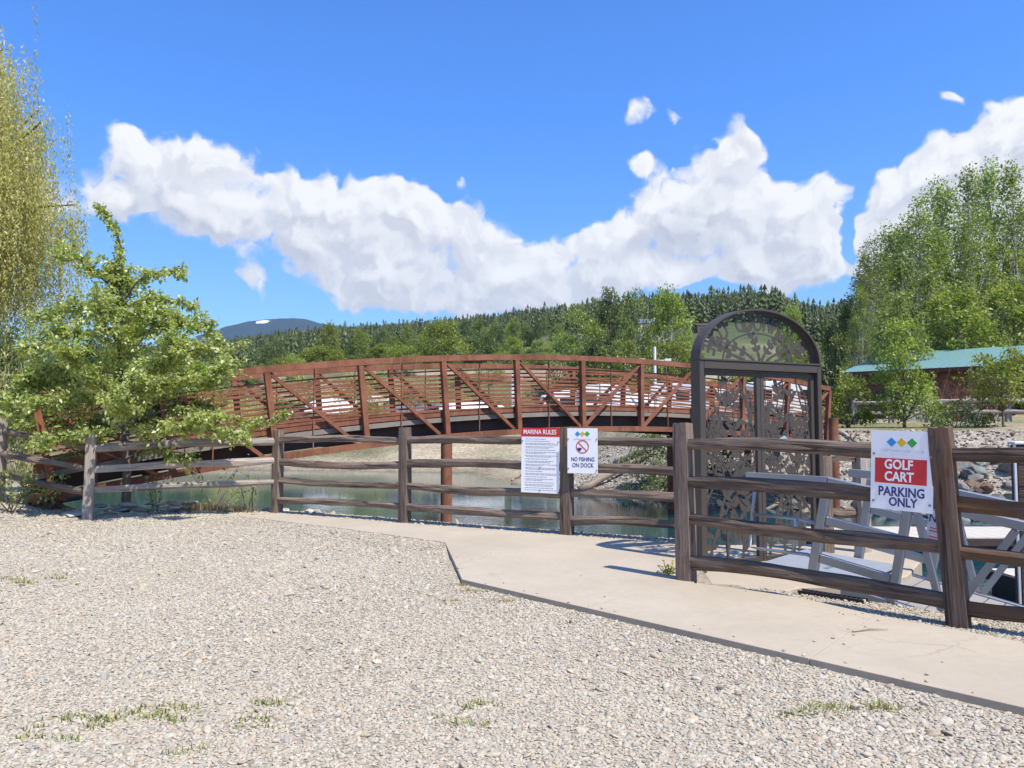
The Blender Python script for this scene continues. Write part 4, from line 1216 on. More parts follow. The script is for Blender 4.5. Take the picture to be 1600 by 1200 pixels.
dock("finger_dock", 7.35, 4.2, 9.0, 12.0, "pale finger dock at the foot of the gangway", False)
q = P(1590, 695, 8.4)
dp = empty("dock_pile", (q.x + .10, q.y, -2.6)); tag(dp, "dark brown square dock pile with a white edge strip beside the gangway", "pile")
dp.rotation_euler = (0, 0, -.35)
MB().box((0, 0, (q.z + 2.6) / 2), (.26, .26, q.z + 2.6)).build("pile_shaft", MAT['wood_brown'], dp, bevel=.012)
MB().box((-.140, -.10, (q.z + 2.6) / 2 + .01), (.02, .05, q.z + 2.6)).build("edge_strip", MAT['white_paint'], dp)
MB().box((0, 0, q.z + 2.62), (.30, .29, .03)).build("pile_cap", MAT['white_paint'], dp, bevel=.006)

# ------------------------------------------------------------------ vegetation
def unit(v): return v / np.maximum(np.linalg.norm(v, axis=1, keepdims=True), 1e-9)

def leaves_arrays(p, size, g, droop=.35, outward=None, aspect=.55, fold=.25, jitter=1.0):
    """two triangles a leaf, folded along the midrib"""
    n = len(p)
    d = g.normal(0, 1, (n, 3)) * jitter
    if outward is not None: d = d + outward * 1.1
    d[:, 2] -= droop
    d = unit(d)
    u = unit(g.normal(0, 1, (n, 3)) * .8 + np.array([0, 0, 1.0]))
    s = unit(np.cross(d, u)); nn = np.cross(s, d)
    L = size[:, None]; w = L * aspect * .5
    b = p; t = p + d * L; m = p + d * L * .42
    l = m + s * w + nn * w * fold; r = m - s * w + nn * w * fold
    V = np.stack([b, r, t, l], 1).reshape(-1, 3)
    k = np.arange(n) * 4
    Fc = np.stack([np.stack([k, k + 1, k + 2], 1), np.stack([k, k + 2, k + 3], 1)], 1).reshape(-1, 3)
    return V, Fc

def leaf_object(name, p, size, mat, seed, parent=None, tone=None, **kw):
    g = np.random.default_rng(seed)
    V, Fc = leaves_arrays(p, size, g, **kw)
    tn = g.uniform(0, 1, len(p)) if tone is None else np.clip(tone + g.normal(0, .22, len(p)), 0, 1)
    me = np_mesh(name, V, Fc, mat, attrs={"tone": np.repeat(tn, 2)})
    return link(name, me, parent)

def bent(a, b, g, n=6, wob=.06, sag=0.0):
    a, b = np.array(a, float), np.array(b, float); L = np.linalg.norm(b - a)
    off = g.normal(0, wob * L, 3)
    return [tuple(a + (b - a) * t + off * math.sin(math.pi * t) + np.array([0, 0, sag * L * math.sin(math.pi * t)])) for t in np.linspace(0, 1, n)]

def grow(name, h, w, prof, base, nclump, nleaf, lsize, leafmat, bark, seed, clump_r=.13, up=.35, trunk_r=None, lean=(0, 0), spire=False, stems=1, flat=.8):
    """prof(t): half width (0..1) at relative crown height t"""
    g = np.random.default_rng(seed)
    root = empty(name)
    cb = h * base; ch = h - cb
    C = []
    for i in range(nclump):
        for _ in range(30):
            t = g.uniform(0, 1); 
            if g.random() < .25 + .75 * prof(t): break
        az = g.uniform(0, 6.283); r = prof(t) * w / 2 * math.sqrt(g.uniform(.12, 1.0)) * g.uniform(.85, 1.12)
        C.append((r * math.cos(az) + lean[0] * t, r * math.sin(az) + lean[1] * t, cb + ch * t * .97))
    C = np.array(C)
    tr = trunk_r or h * .014
    mb = MB()
    for s in range(stems):
        ox = 0 if stems == 1 else g.uniform(-.12, .12) * w
        top = (lean[0] + ox * 1.5, lean[1], h * .93)
        pts = bent((ox * .4, 0, -.3), top, g, 8, .012)
        mb.tube(pts, [tr * (1 - .88 * k / 7) for k in range(8)], 7)
    for c in C:
        r = math.hypot(c[0], c[1])
        z0 = max(cb * .6, c[2] - r * (1.0 + up * 2) - .04 * h)
        f = z0 / h
        a = (lean[0] * f, lean[1] * f, z0)
        rr = tr * .42 * max(.25, 1 - f)
        mb.tube(bent(a, c, g, 5, .05, -.04), [rr, rr * .8, rr * .6, rr * .42, rr * .25], 5, caps=False)
    mb.build("trunk", bark, root, smooth=True)
    idx = g.integers(0, nclump, nleaf)
    cr = clump_r * w * g.uniform(.65, 1.35, nclump)
    q = unit(g.normal(0, 1, (nleaf, 3))) * (g.uniform(0, 1, (nleaf, 1)) ** .45)
    q[:, 2] *= (1.45 if spire else flat)
    p = C[idx] + q * cr[idx][:, None]
    # strays between clumps, along the limbs
    ns = nleaf // 7
    ax = np.stack([lean[0] * C[idx[:ns], 2] / h, lean[1] * C[idx[:ns], 2] / h, C[idx[:ns], 2] - .1 * h], 1)
    p[:ns] = ax + (C[idx[:ns]] - ax) * g.uniform(.3, 1.15, (ns, 1)) + g.normal(0, .03 * w, (ns, 3))
    outw = unit(p - np.array([0, 0, cb + ch * .4]))
    tone = g.uniform(.25, .75, nclump)[idx]
    leaf_object("crown", p, lsize * g.uniform(.65, 1.25, nleaf), leafmat, seed + 1, root, tone=tone, outward=outw * .6)
    return root

def P_round(t): return max(.12, math.sin(math.pi * min(1, .16 + .84 * t)) ** .6)
def P_poplar(t): return max(.16, (.62 + .38 * math.sin(math.pi * min(1, t * 1.2))) * (1 - t ** 2.6) + .16)
def P_bush(t): return max(.25, math.sqrt(max(0, 1 - (t * .95) ** 2)))
def P_young(t): return max(.08, (1 - t) ** .75 * (.55 + .9 * min(t, .45)) + .05)

PROTO = {}
def proto(key, *a, **k):
    PROTO[key] = [grow(*a, **k), False]
proto('cw0', "cottonwood_tree", 20, 6.5, P_poplar, .08, 170, 19000, .26, LEAF['poplar'], MAT['bark_pale'], 101, clump_r=.13, up=.9, spire=True, trunk_r=.24)
proto('cw1', "cottonwood_tree", 20, 7.5, P_poplar, .10, 160, 17500, .26, LEAF['poplar'], MAT['bark_pale'], 102, clump_r=.13, up=.9, spire=True, trunk_r=.26)
proto('cw2', "cottonwood_tree", 20, 6.0, P_poplar, .14, 110, 9500, .26, LEAF['poplar'], MAT['bark_pale'], 103, clump_r=.12, up=1.0, spire=True, trunk_r=.2)
proto('rd0', "broadleaf_tree", 11, 8, P_round, .08, 90, 8000, .34, LEAF['poplar'], MAT['bark'], 104, clump_r=.12)
proto('rd1', "broadleaf_tree", 11, 7, P_round, .06, 85, 7500, .34, LEAF['lime'], MAT['bark'], 105, clump_r=.12)
proto('rd2', "broadleaf_tree", 11, 7, P_poplar, .08, 85, 7500, .33, LEAF['olive'], MAT['bark'], 106, clump_r=.12, up=.7)
proto('bs0', "shrub", 3, 4, P_bush, .03, 45, 3200, .17, LEAF['olive'], MAT['bark'], 107, clump_r=.13, stems=3, trunk_r=.03)
proto('bs1', "shrub", 3, 4, P_bush, .03, 45, 3000, .17, LEAF['lime'], MAT['bark'], 108, clump_r=.13, stems=3, trunk_r=.03)
proto('bs2', "shrub", 3, 4, P_bush, .03, 45, 3000, .15, LEAF['willow'], MAT['bark'], 109, clump_r=.13, stems=3, trunk_r=.03)
proto('dm0', "broadleaf_tree", 6, 8, P_bush, .02, 80, 8000, .30, LEAF['lime'], MAT['bark'], 110, clump_r=.12, stems=3, trunk_r=.09)
proto('dm1', "broadleaf_tree", 6, 8, P_bush, .02, 80, 7000, .30, LEAF['olive'], MAT['bark'], 111, clump_r=.12, stems=3, trunk_r=.09)
DIM = {'dm0': (6, 8), 'dm1': (6, 8), 'cw0': (20, 6.5), 'cw1': (20, 7.5), 'cw2': (20, 6.0), 'rd0': (11, 8), 'rd1': (11, 7), 'rd2': (11, 7), 'bs0': (3, 4), 'bs1': (3, 4), 'bs2': (3, 4)}
def plant(key, px, top, d, wpx, label, group=None, sink=.1, cat=None, name=None):
    r, used = PROTO[key]
    o = copy_tree(r) if used else r
    PROTO[key][1] = True
    u = (px - 800) / F; x, y = u * d, d
    z = H(x, y) - sink
    h = zat(px, top, d) - z; w = wpx / F * d
    hh, ww = DIM[key]
    o.location = (x, y, z); o.rotation_euler = (0, 0, random.uniform(0, 6.28)); o.scale = (w / ww, w / ww, max(h, .6) / hh)
    if name: o.name = name
    tag(o, label, cat or ("shrub" if key.startswith('bs') else "tree"), group)
    if not group and "group" in o: del o["group"]
    return o

# cottonwood grove on the right, behind the cabin
GR = "cottonwoods behind the teal roofed cabin"
for (k, px, top, d, w, lab) in (
        ('cw1', 1368, 372, 60, 110, "short dense cottonwood at the left end of the tall grove behind the cabin"),
        ('cw0', 1402, 350, 66, 120, "rounded cottonwood with one pale trunk showing, second from the grove's left end"),
        ('cw1', 1443, 305, 63, 130, "broad cottonwood in the middle of the grove behind the cabin"),
        ('cw0', 1482, 278, 70, 125, "upright cottonwood with a pointed top left of the grove's tallest trees"),
        ('cw2', 1524, 262, 64, 105, "slender cottonwood with sky showing through its thin upper crown"),
        ('cw0', 1556, 250, 72, 115, "tallest cottonwood of the grove, near the right edge"),
        ('cw2', 1594, 252, 66, 110, "thin topped cottonwood cut by the right edge of the view"),
        ('cw1', 1650, 270, 68, 140, "cottonwood beyond the right edge of the grove"),
        ('cw0', 1350, 445, 57, 56, "low dark cottonwood on the left flank of the grove"),
        ('rd0', 1405, 455, 50, 92, "leafy low tree under the grove just above the cabin's left roof end"),
        ('rd1', 1500, 440, 54, 130, "bright green low tree above the middle of the cabin roof"),
        ('rd1', 1590, 430, 56, 140, "bright green low tree above the right end of the cabin roof"),
        ('rd0', 1450, 420, 58, 110, "mid green low tree in front of the grove's pale trunks")):
    plant(k, px, top, d, w, lab, GR)
# clump behind the far end of the bridge
GM = "trees on the bank behind the far half of the bridge"
for (k, px, top, d, w, lab) in (
        ('rd0', 905, 476, 92, 92, "broad leafy tree at the left end of the clump behind the bridge"),
        ('rd2', 955, 450, 96, 74, "dense tall tree in the middle of the clump behind the bridge"),
        ('rd0', 992, 450, 90, 66, "dark green upright tree right of the clump's middle"),
        ('rd1', 1045, 446, 92, 84, "pale green feathery tree at the right end of the clump"),
        ('rd2', 930, 525, 84, 90, "low olive tree below the left half of the clump"),
        ('rd0', 975, 530, 82, 90, "low tree below the middle of the clump behind the bridge"),
        ('rd1', 1062, 530, 80, 70, "yellow green low tree left of the gate arch"),
        ('rd1', 1088, 545, 78, 46, "small light green tree close to the gate arch"),
        ('rd1', 1240, 474, 96, 52, "light green tree seen just over the gate arch"),
        ('rd1', 1262, 535, 74, 66, "light green tree right of the gate arch, below the green roofed cabin"),
        ('rd2', 1300, 505, 70, 70, "olive tree between the gate and the grove"),
        ('rd2', 1330, 470, 62, 66, "tall olive tree standing left of the grove"),
        ('rd1', 1205, 560, 76, 100, "bright green tree seen through the gate's arched panel"),
        ('rd1', 1150, 565, 78, 80, "bright green low tree seen through the left part of the arched panel")):
    plant(k, px, top, d, w, lab, GM)
# trees at the foot of the hill, left of the clump
GF = "trees at the foot of the wooded hill"
for (k, px, top, d, w, lab) in (
        ('dm0', 505, 543, 128, 100, "wide rounded light green tree rising over the left part of the bridge rail"),
        ('dm0', 440, 560, 120, 60, "low light green tree left of the wide rounded one"),
        ('dm1', 565, 553, 126, 62, "olive tree right of the wide rounded one"),
        ('dm0', 628, 540, 132, 74, "light green tree over the bridge rail, left of the big round tree"),
        ('dm0', 690, 502, 136, 96, "big round bright green tree above the middle of the bridge rail"),
        ('dm1', 752, 520, 140, 74, "olive tree right of the big round tree"),
        ('dm0', 800, 528, 134, 56, "light green tree left of the hillside clearing"),
        ('rd0', 845, 530, 128, 54, "dark leafy tree at the edge of the hillside clearing"),
        ('dm1', 385, 570, 110, 80, "olive tree half hidden by the near leafy tree")):
    plant(k, px, top, d, w, lab, GF)
for i in range(74):
    px = random.uniform(600, 880) if i % 4 else random.uniform(400, 620); d = random.uniform(170, 330) if px > 600 else random.uniform(140, 200)
    u = (px - 800) / F; hh = random.uniform(4, 8)
    top = 668 - (H(u * d, d) + hh - CAM_Z) / d * F
    plant(random.choice(('rd1', 'dm0', 'rd2', 'dm1')), px, top, d, random.uniform(3, 5.5) / d * F, "light green broadleaf tree scattered among the hillside conifers", "broadleaf trees on the hillside")
# scrub on the embankment seen through the railing
for i in range(46):
    px = random.uniform(330, 1300); d = random.uniform(68, 108)
    k = random.choice(('bs0', 'bs0', 'bs1', 'bs2'))
    u = (px - 800) / F; hh = random.uniform(1.2, 3.4)
    top = 668 - (H(u * d, d) + hh - CAM_Z) / d * F
    plant(k, px, top, d, random.uniform(2.2, 5) / d * F, "scrubby bush on the bank behind the bridge railing", "bushes on the bank behind the bridge")
for (k, px, top, d, w, lab) in (('bs2', 455, 575, 75, 70, "yellow willow bush behind the left bays of the bridge railing"), ('bs2', 560, 585, 72, 90, "wide yellow bush low behind the bridge railing"),
                                ('bs2', 668, 596, 70, 60, "yellow green bush behind the bridge's middle left bay"), ('bs0', 1020, 680, 28.2, 105, "dark leafy bush growing on the bank under the bridge"),
                                ('bs0', 1110, 682, 26.5, 130, "low bush on the bank seen behind the gate's left leaf")):
    plant(k, px, top, d, w, lab)
# background at the left edge, below the willow
GL = "trees along the left shore behind the near leafy tree"
for (k, px, top, d, w, lab) in (('rd2', 10, 512, 52, 110, "dark olive tree at the left edge under the willow"), ('rd0', 75, 520, 58, 90, "dark leafy tree left of the near pale leaved tree"), ('rd2', 140, 520, 62, 90, "olive tree directly behind the near pale leaved tree"),
                                ('rd2', 215, 540, 66, 90, "olive tree behind the middle of the near tree"), ('rd1', 300, 560, 70, 90, "light tree behind the right side of the near tree"), ('bs2', 15, 575, 40, 90, "yellow green bush at the left edge above the fence"),
                                ('rd2', -60, 500, 50, 120, "dark tree beyond the left edge")):
    plant(k, px, top, d, w, lab, GL)

def young(name, px, top, base_py, d, wpx, nleaf, lsize, leafkey, seed, label, prof=P_round, base=.28, bark='bark', cat="tree", stems=1, nclump=60):
    u = (px - 800) / F; x, y = u * d, d; z = H(x, y) - .05
    h = zat(px, top, d) - z; w = wpx / F * d
    o = grow(name, h, w, prof, base, nclump, nleaf, lsize, LEAF[leafkey], MAT[bark], seed, clump_r=.14, stems=stems, trunk_r=.012 * h + .01)
    o.location = (x, y, z); tag(o, label, cat); return o
young("young_tree", 1412, 490, 665, 29, 128, 4600, .13, 'lime', 301, "young light green tree in front of the cabin's teal roof", P_young, .12)
young("young_tree", 1566, 540, 662, 28, 100, 2600, .13, 'lime', 302, "small light green tree in front of the cabin's dark gable end", P_round, .34)
young("young_tree", 1325, 575, 655, 30, 80, 2600, .14, 'lime', 303, "leafy young tree beside the bridge's far end post", P_bush, .12, stems=3)
young("shrub", 1490, 628, 662, 29, 110, 1700, .12, 'olive', 304, "low grey green shrub between the two young trees by the cabin", P_bush, .05, cat="shrub", stems=4, nclump=30)

# bare red stemmed shrub against the cabin wall
def bare_shrub(px, d, top, wpx, seed, label):
    g = np.random.default_rng(seed); u = (px - 800) / F; x, y = u * d, d; z = H(x, y) - .1
    h = zat(px, top, d) - z; w = wpx / F * d; mb = MB()
    for i in range(70):
        a = g.uniform(0, 6.28); r = g.uniform(.1, 1) ** .6 * w / 2
        e = (r * math.cos(a), r * math.sin(a), h * g.uniform(.6, 1) * (1 - .3 * (r / w * 2) ** 2))
        pts = bent((g.normal(0, .1 * w), g.normal(0, .1 * w), 0), e, g, 5, .05)
        mb.tube(pts, [.018, .015, .012, .009, .005], 4, caps=False)
        for q in range(3):
            s = pts[2 + q % 3]; mb.tube([s, (s[0] + g.normal(0, .25), s[1] + g.normal(0, .25), s[2] + g.uniform(.2, .6))], [.009, .003], 3, caps=False)
    o = empty("bare_shrub", (x, y, z)); tag(o, label, "shrub"); mb.build("stems", MAT['twig_red'], o); return o
bare_shrub(1490, 37, 578, 110, 5, "bare reddish stemmed shrub against the cabin's brown wall")
bare_shrub(1545, 37.5, 590, 50, 6, "smaller bare twiggy shrub beside the cabin gable")
bare_shrub(935, 88, 585, 70, 7, "bare reddish bush on the bank behind the right half of the bridge")

# ------------------------------------------------------------------ the pale leaved tree behind the left fence
def near_tree():
    g = np.random.default_rng(77)
    D = 13.1
    base = P(196, 792, D); root = empty("leafy_tree", base)
    tag(root, "pale green leafy tree with ragged branches growing behind the left fence", "tree")
    def q(px, py, dz=0.0): return P(px, py, D + dz) - base
    mb = MB(); LP, LS, LT = [], [], []
    def limb(pts, r0, r1, n=14):
        P_ = [np.array(p, float) for p in pts]; out = []
        for i in range(n):
            t = i / (n - 1) * (len(P_) - 1); k = min(int(t), len(P_) - 2); f = t - k
            m0 = P_[max(k - 1, 0)]; m1 = P_[k]; m2 = P_[k + 1]; m3 = P_[min(k + 2, len(P_) - 1)]
            out.append(.5 * ((2 * m1) + (m2 - m0) * f + (2 * m0 - 5 * m1 + 4 * m2 - m3) * f * f + (3 * m1 - m0 - 3 * m2 + m3) * f ** 3))
        mb.tube([tuple(p) for p in out], [r0 + (r1 - r0) * i / (n - 1) for i in range(n)], 6, caps=False)
        return out
    def leafy(path, dens, spread, f0=.25, size=.078, tone=.5, twig=.33):
        L = sum(np.linalg.norm(path[i + 1] - path[i]) for i in range(len(path) - 1))
        nt = int(L * dens)
        for _ in range(nt):
            t = g.uniform(f0, 1) * (len(path) - 1); k = min(int(t), len(path) - 2); s = path[k] + (path[k + 1] - path[k]) * (t - k)
            ax = unit((path[k + 1] - path[k])[None])[0]
            dv = unit((g.normal(0, 1, 3) * np.array([1, 1, .55]) + ax * .6 + np.array([0, 0, .1]))[None])[0]
            tl = twig * g.uniform(.4, 1.3) * spread
            e = s + dv * tl + np.array([0, 0, -.12 * tl])
            mb.tube([tuple(s), tuple((s + e) / 2 + g.normal(0, .02, 3)), tuple(e)], [.006, .005, .003], 3, caps=False)
            m = max(6, int(tl * 66)); ts = g.uniform(.25, 1.05, m)
            LP.append(s + (e - s) * ts[:, None] + g.normal(0, .028, (m, 3))); LS.append(g.uniform(.6, 1.2, m) * size); LT.append(np.full(m, np.clip(tone + g.normal(0, .16), 0, 1)))
    T = limb([q(196, 800), q(198, 740), q(194, 650, .1), q(186, 560, .05), q(190, 470), q(186, 420)], .075, .028, 20)
    S = [  # side limbs: pixel paths with depth offsets, leaf density, spread
        ([(190, 450, 0), (192, 410, .1), (184, 370, .15), (168, 338, .2), (153, 322, .2)], 20, .24, .030, .5),
        ([(190, 470, 0), (160, 435, -.2), (122, 408, -.3), (100, 396, -.35)], 20, .95, .026, .55),
        ([(188, 480, 0), (215, 440, -.2), (250, 424, -.3), (282, 426, -.4)], 17, .55, .022, .6),
        ([(188, 500, 0), (230, 470, .2), (270, 470, .3), (304, 480, .35)], 17, .55, .022, .5),
        ([(187, 540, 0), (240, 515, -.3), (290, 505, -.5), (325, 512, -.6)], 20, .9, .026, .5),
        ([(188, 590, 0), (250, 560, .3), (310, 545, .5), (355, 538, .6)], 21, .95, .028, .5),
        ([(192, 640, 0), (260, 600, -.4), (320, 590, -.8), (350, 570, -.9)], 22, 1.0, .028, .5),
        ([(194, 660, 0), (270, 640, .3), (340, 650, .5), (400, 662, .6)], 15, .5, .028, .45),
        ([(194, 680, 0), (270, 665, -.3), (350, 676, -.5), (385, 684, -.6)], 13, .5, .024, .4),
        ([(190, 500, 0), (150, 480, .3), (110, 480, .5), (70, 492, .6)], 20, 1.0, .026, .5),
        ([(188, 540, 0), (130, 520, -.3), (80, 520, -.6), (52, 545, -.7)], 20, 1.0, .028, .45),
        ([(190, 590, 0), (130, 570, .4), (75, 575, .7), (38, 592, .8)], 21, 1.0, .028, .45),
        ([(192, 640, 0), (130, 620, -.3), (60, 630, -.7), (2, 642, -.9)], 22, 1.0, .028, .45),
        ([(194, 670, 0), (130, 655, .3), (60, 665, .6), (0, 672, .8)], 20, .9, .026, .4),
        ([(188, 560, 0), (200, 530, .8), (215, 500, 1.1), (230, 470, 1.2)], 22, 1.0, .024, .5),
        ([(188, 560, 0), (180, 530, -.8), (160, 500, -1.1), (150, 460, -1.2)], 22, 1.0, .024, .55),
        ([(190, 610, 0), (230, 580, -.9), (260, 560, -1.3), (270, 530, -1.4)], 22, 1.0, .024, .55),
        ([(190, 620, 0), (150, 590, -.9), (120, 570, -1.3), (110, 540, -1.4)], 22, 1.0, .024, .5),
        ([(192, 650, 0), (220, 640, .9), (260, 630, 1.2), (300, 620, 1.3)], 20, 1.0, .024, .45),
        ([(193, 660, 0), (190, 640, -1.0), (200, 620, -1.5), (215, 590, -1.7)], 22, 1.0, .024, .5),
        ([(194, 680, 0), (240, 670, -1.0), (290, 668, -1.3), (320, 655, -1.5)], 17, .75, .022, .45),
        ([(194, 690, 0), (140, 668, .8), (80, 655, 1.0), (20, 655, 1.1)], 22, .95, .024, .45),
        ([(192, 630, 0), (120, 600, .6), (70, 600, .9), (30, 615, 1.0)], 22, .95, .024, .45),
        ([(194, 680, 0), (230, 650, .9), (280, 640, 1.2), (330, 632, 1.3)], 20, .9, .024, .5),
        ([(194, 690, 0), (150, 675, -.8), (100, 680, -1.1), (60, 690, -1.3)], 17, .8, .022, .4),
        ([(187, 510, 0), (215, 490, -.5), (240, 480, -.6), (262, 500, -.7)], 20, 1.0, .022, .55),
        ([(194, 690, 0), (300, 690, .2), (380, 672, .3), (448, 645, .3)], 9, .32, .016, .5),
        ([(194, 720, 0), (230, 700, -.3), (260, 705, -.4), (300, 720, -.5)], 12, .6, .016, .4),
        ([(194, 720, 0), (150, 705, .3), (110, 712, .5), (80, 730, .6)], 12, .6, .016, .35),
    ]
    leafy(T, 46, 1.15, .42)
    for (pp, dens, spr, r, tone) in S:
        path = limb([q(*p) for p in pp], r, .006)
        leafy(path, dens * 2.35, spr, .18 if spr > .6 else .3, tone=tone)
    mb.build("trunk", MAT['bark'], root, smooth=True)
    p = np.concatenate(LP); s = np.concatenate(LS); tn = np.concatenate(LT)
    o = leaf_object("foliage", p, s, LEAF['near'], 78, root, tone=tn, droop=.55, aspect=.62, fold=.35)
    o["kind"] = "stuff"
near_tree()

def sapling(px, py, d, top, spread, seed, label, nst=4, nl=90, key='near', size=.075):
    g = np.random.default_rng(seed); b = P(px, py, d); o = empty("sapling", b); tag(o, label, "sapling")
    mb = MB(); LP = []
    hh = zat(px, top, d) - b.z; w = spread / F * d
    for i in range(nst):
        e = (g.uniform(-.5, .5) * w, g.uniform(-.3, .3) * w, hh * g.uniform(.6, 1))
        pts = bent((g.normal(0, .03), g.normal(0, .03), -.1), e, g, 6, .05)
        mb.tube(pts, [.010, .009, .008, .006, .005, .003], 4, caps=False)
        m = nl // nst; t = g.uniform(.35, 1.0, m) * 5; k = np.minimum(t.astype(int), 4); A = np.array(pts)
        LP.append(A[k] + (A[k + 1] - A[k]) * (t - k)[:, None] + g.normal(0, .05, (m, 3)))
    mb.build("stems", MAT['bark'], o)
    p = np.concatenate(LP); leaf_object("foliage", p, size * g.uniform(.6, 1.2, len(p)), LEAF[key], seed, o, droop=.7)
sapling(330, 792, 13.6, 715, 110, 41, "thin leafy sapling by the water behind the second fence bay", 6, 90)
sapling(388, 790, 13.5, 742, 60, 42, "short drooping sapling at the water's edge near the second post", 3, 45)
sapling(18, 792, 12.2, 722, 80, 43, "bushy green sapling at the far left under the fence rails", 8, 320, 'lime', .07)
sapling(245, 800, 13.3, 735, 40, 44, "small leafy sapling at the foot of the leafy tree", 4, 70)
sapling(75, 790, 12.9, 730, 90, 45, "straggly sapling behind the leaning left fence rails", 6, 120)

# ------------------------------------------------------------------ weeping willow at the left edge
def willow():
    g = np.random.default_rng(91); d = 24.0
    x0 = (-166 - 800) / F * d; z0 = H(x0, d) - .2
    root = empty("weeping_willow", (x0, d, z0)); tag(root, "tall weeping willow with hanging yellow green strands at the left edge", "tree")
    mb = MB(); R = 5.25; pts = bent((0, 0, -.3), (.3, 0, 9), g, 6, .03)
    mb.tube(pts, [.42, .38, .33, .28, .22, .15], 9)
    boughs = []
    for i in range(34):
        a = i * 2.399; r = R * math.sqrt((i + .5) / 34) * .97
        zt = 7.2 + 11.0 * math.sqrt(max(0, 1 - (r / R) ** 2)) 
        s = (.1, 0, g.uniform(3.5, 8))
        m = (r * .55 * math.cos(a), r * .55 * math.sin(a), (s[2] + zt) / 2 + 1.6); e = (r * math.cos(a), r * math.sin(a), zt)
        path = [s, tuple(.5 * (np.array(s) + np.array(m)) + np.array([0, 0, .3])), m, tuple(.5 * (np.array(m) + np.array(e)) + np.array([0, 0, .5])), e]
        mb.tube(path, [.12, .10, .075, .05, .025], 5, caps=False); boughs.append(np.array(path))
    mb.build("trunk", MAT['bark_dark'], root, smooth=True)
    LP, LT = [], []
    ns = 7600
    for i in range(ns):
        b = boughs[g.integers(0, len(boughs))]; t = g.uniform(1.6, 4); k = min(int(t), 3)
        s = b[k] + (b[k + 1] - b[k]) * (t - k) + g.normal(0, .45, 3)
        rr = math.hypot(s[0], s[1]); 
        if rr > R * .97: s[:2] *= R * .97 * g.uniform(.9, 1) / rr
        if (x0 + s[0]) / d * F + 800 < -110 and g.random() < .85: continue
        L = min(g.uniform(1.2, 4.6), s[2] - g.uniform(3.6, 5.6))
        if L < .4: continue
        m = int(L * 20); tt = g.uniform(0, 1, m)
        out = unit(np.array([[s[0], s[1], 0.0]]))[0]
        sway = g.normal(0, .10, 3)
        q = s + np.stack([out[0] * .2 * tt + sway[0] * tt, out[1] * .2 * tt + sway[1] * tt, -L * tt], 1) + g.normal(0, .035, (m, 3))
        LP.append(q); LT.append(np.full(m, g.uniform(.2, .8)))
    p = np.concatenate(LP); n = len(p)
    o = leaf_object("foliage", p, g.uniform(.08, .15, n), LEAF['willow'], 92, root, tone=np.concatenate(LT), droop=1.3, aspect=.34, jitter=.6)
    o["kind"] = "stuff"
willow()

# ------------------------------------------------------------------ conifers on the hill
def conifer_arrays(seed, h=1.0, w=.28, whorls=9, nb=7):
    g = np.random.default_rng(seed); V, Fc = [], []
    def tri(a, b, c): k = len(V); V.extend([a, b, c]); Fc.append((k, k + 1, k + 2))
    for s in range(3):                                    # trunk
        a0, a1 = s * 2.094, (s + 1) * 2.094; r = .014
        tri((r * math.cos(a0), r * math.sin(a0), -.03), (r * math.cos(a1), r * math.sin(a1), -.03), (0, 0, .9))
    for i in range(whorls):
        t = i / (whorls - 1); z = .10 + .80 * t
        r = w / 2 * (1 - t) ** .7 * g.uniform(.8, 1.15) + .012
        for j in range(nb):
            a = 6.283 * (j + g.uniform(-.3, .3)) / nb + i * .7; rr = r * g.uniform(.65, 1.2)
            da = .42 + .12 * g.random(); zz = z + g.normal(0, .012)
            tip = (rr * math.cos(a), rr * math.sin(a), zz - .035 - rr * .22)
            l = (rr * .62 * math.cos(a - da), rr * .62 * math.sin(a - da), zz - .012); q = (rr * .62 * math.cos(a + da), rr * .62 * math.sin(a + da), zz - .012)
            top = (0, 0, zz + .10)
            if i % 2: tri(top, l, tip); tri(top, tip, q)
            else: tri(top, l, q); tri(l, tip, q)
    top = (0, 0, .99)
    for j in range(3):
        a0, a1 = j * 2.09, j * 2.09 + 1.6
        tri(top, (.05 * math.cos(a0), .05 * math.sin(a0), .84), (.05 * math.cos(a1), .05 * math.sin(a1), .84))
    return np.array(V), np.array(Fc)

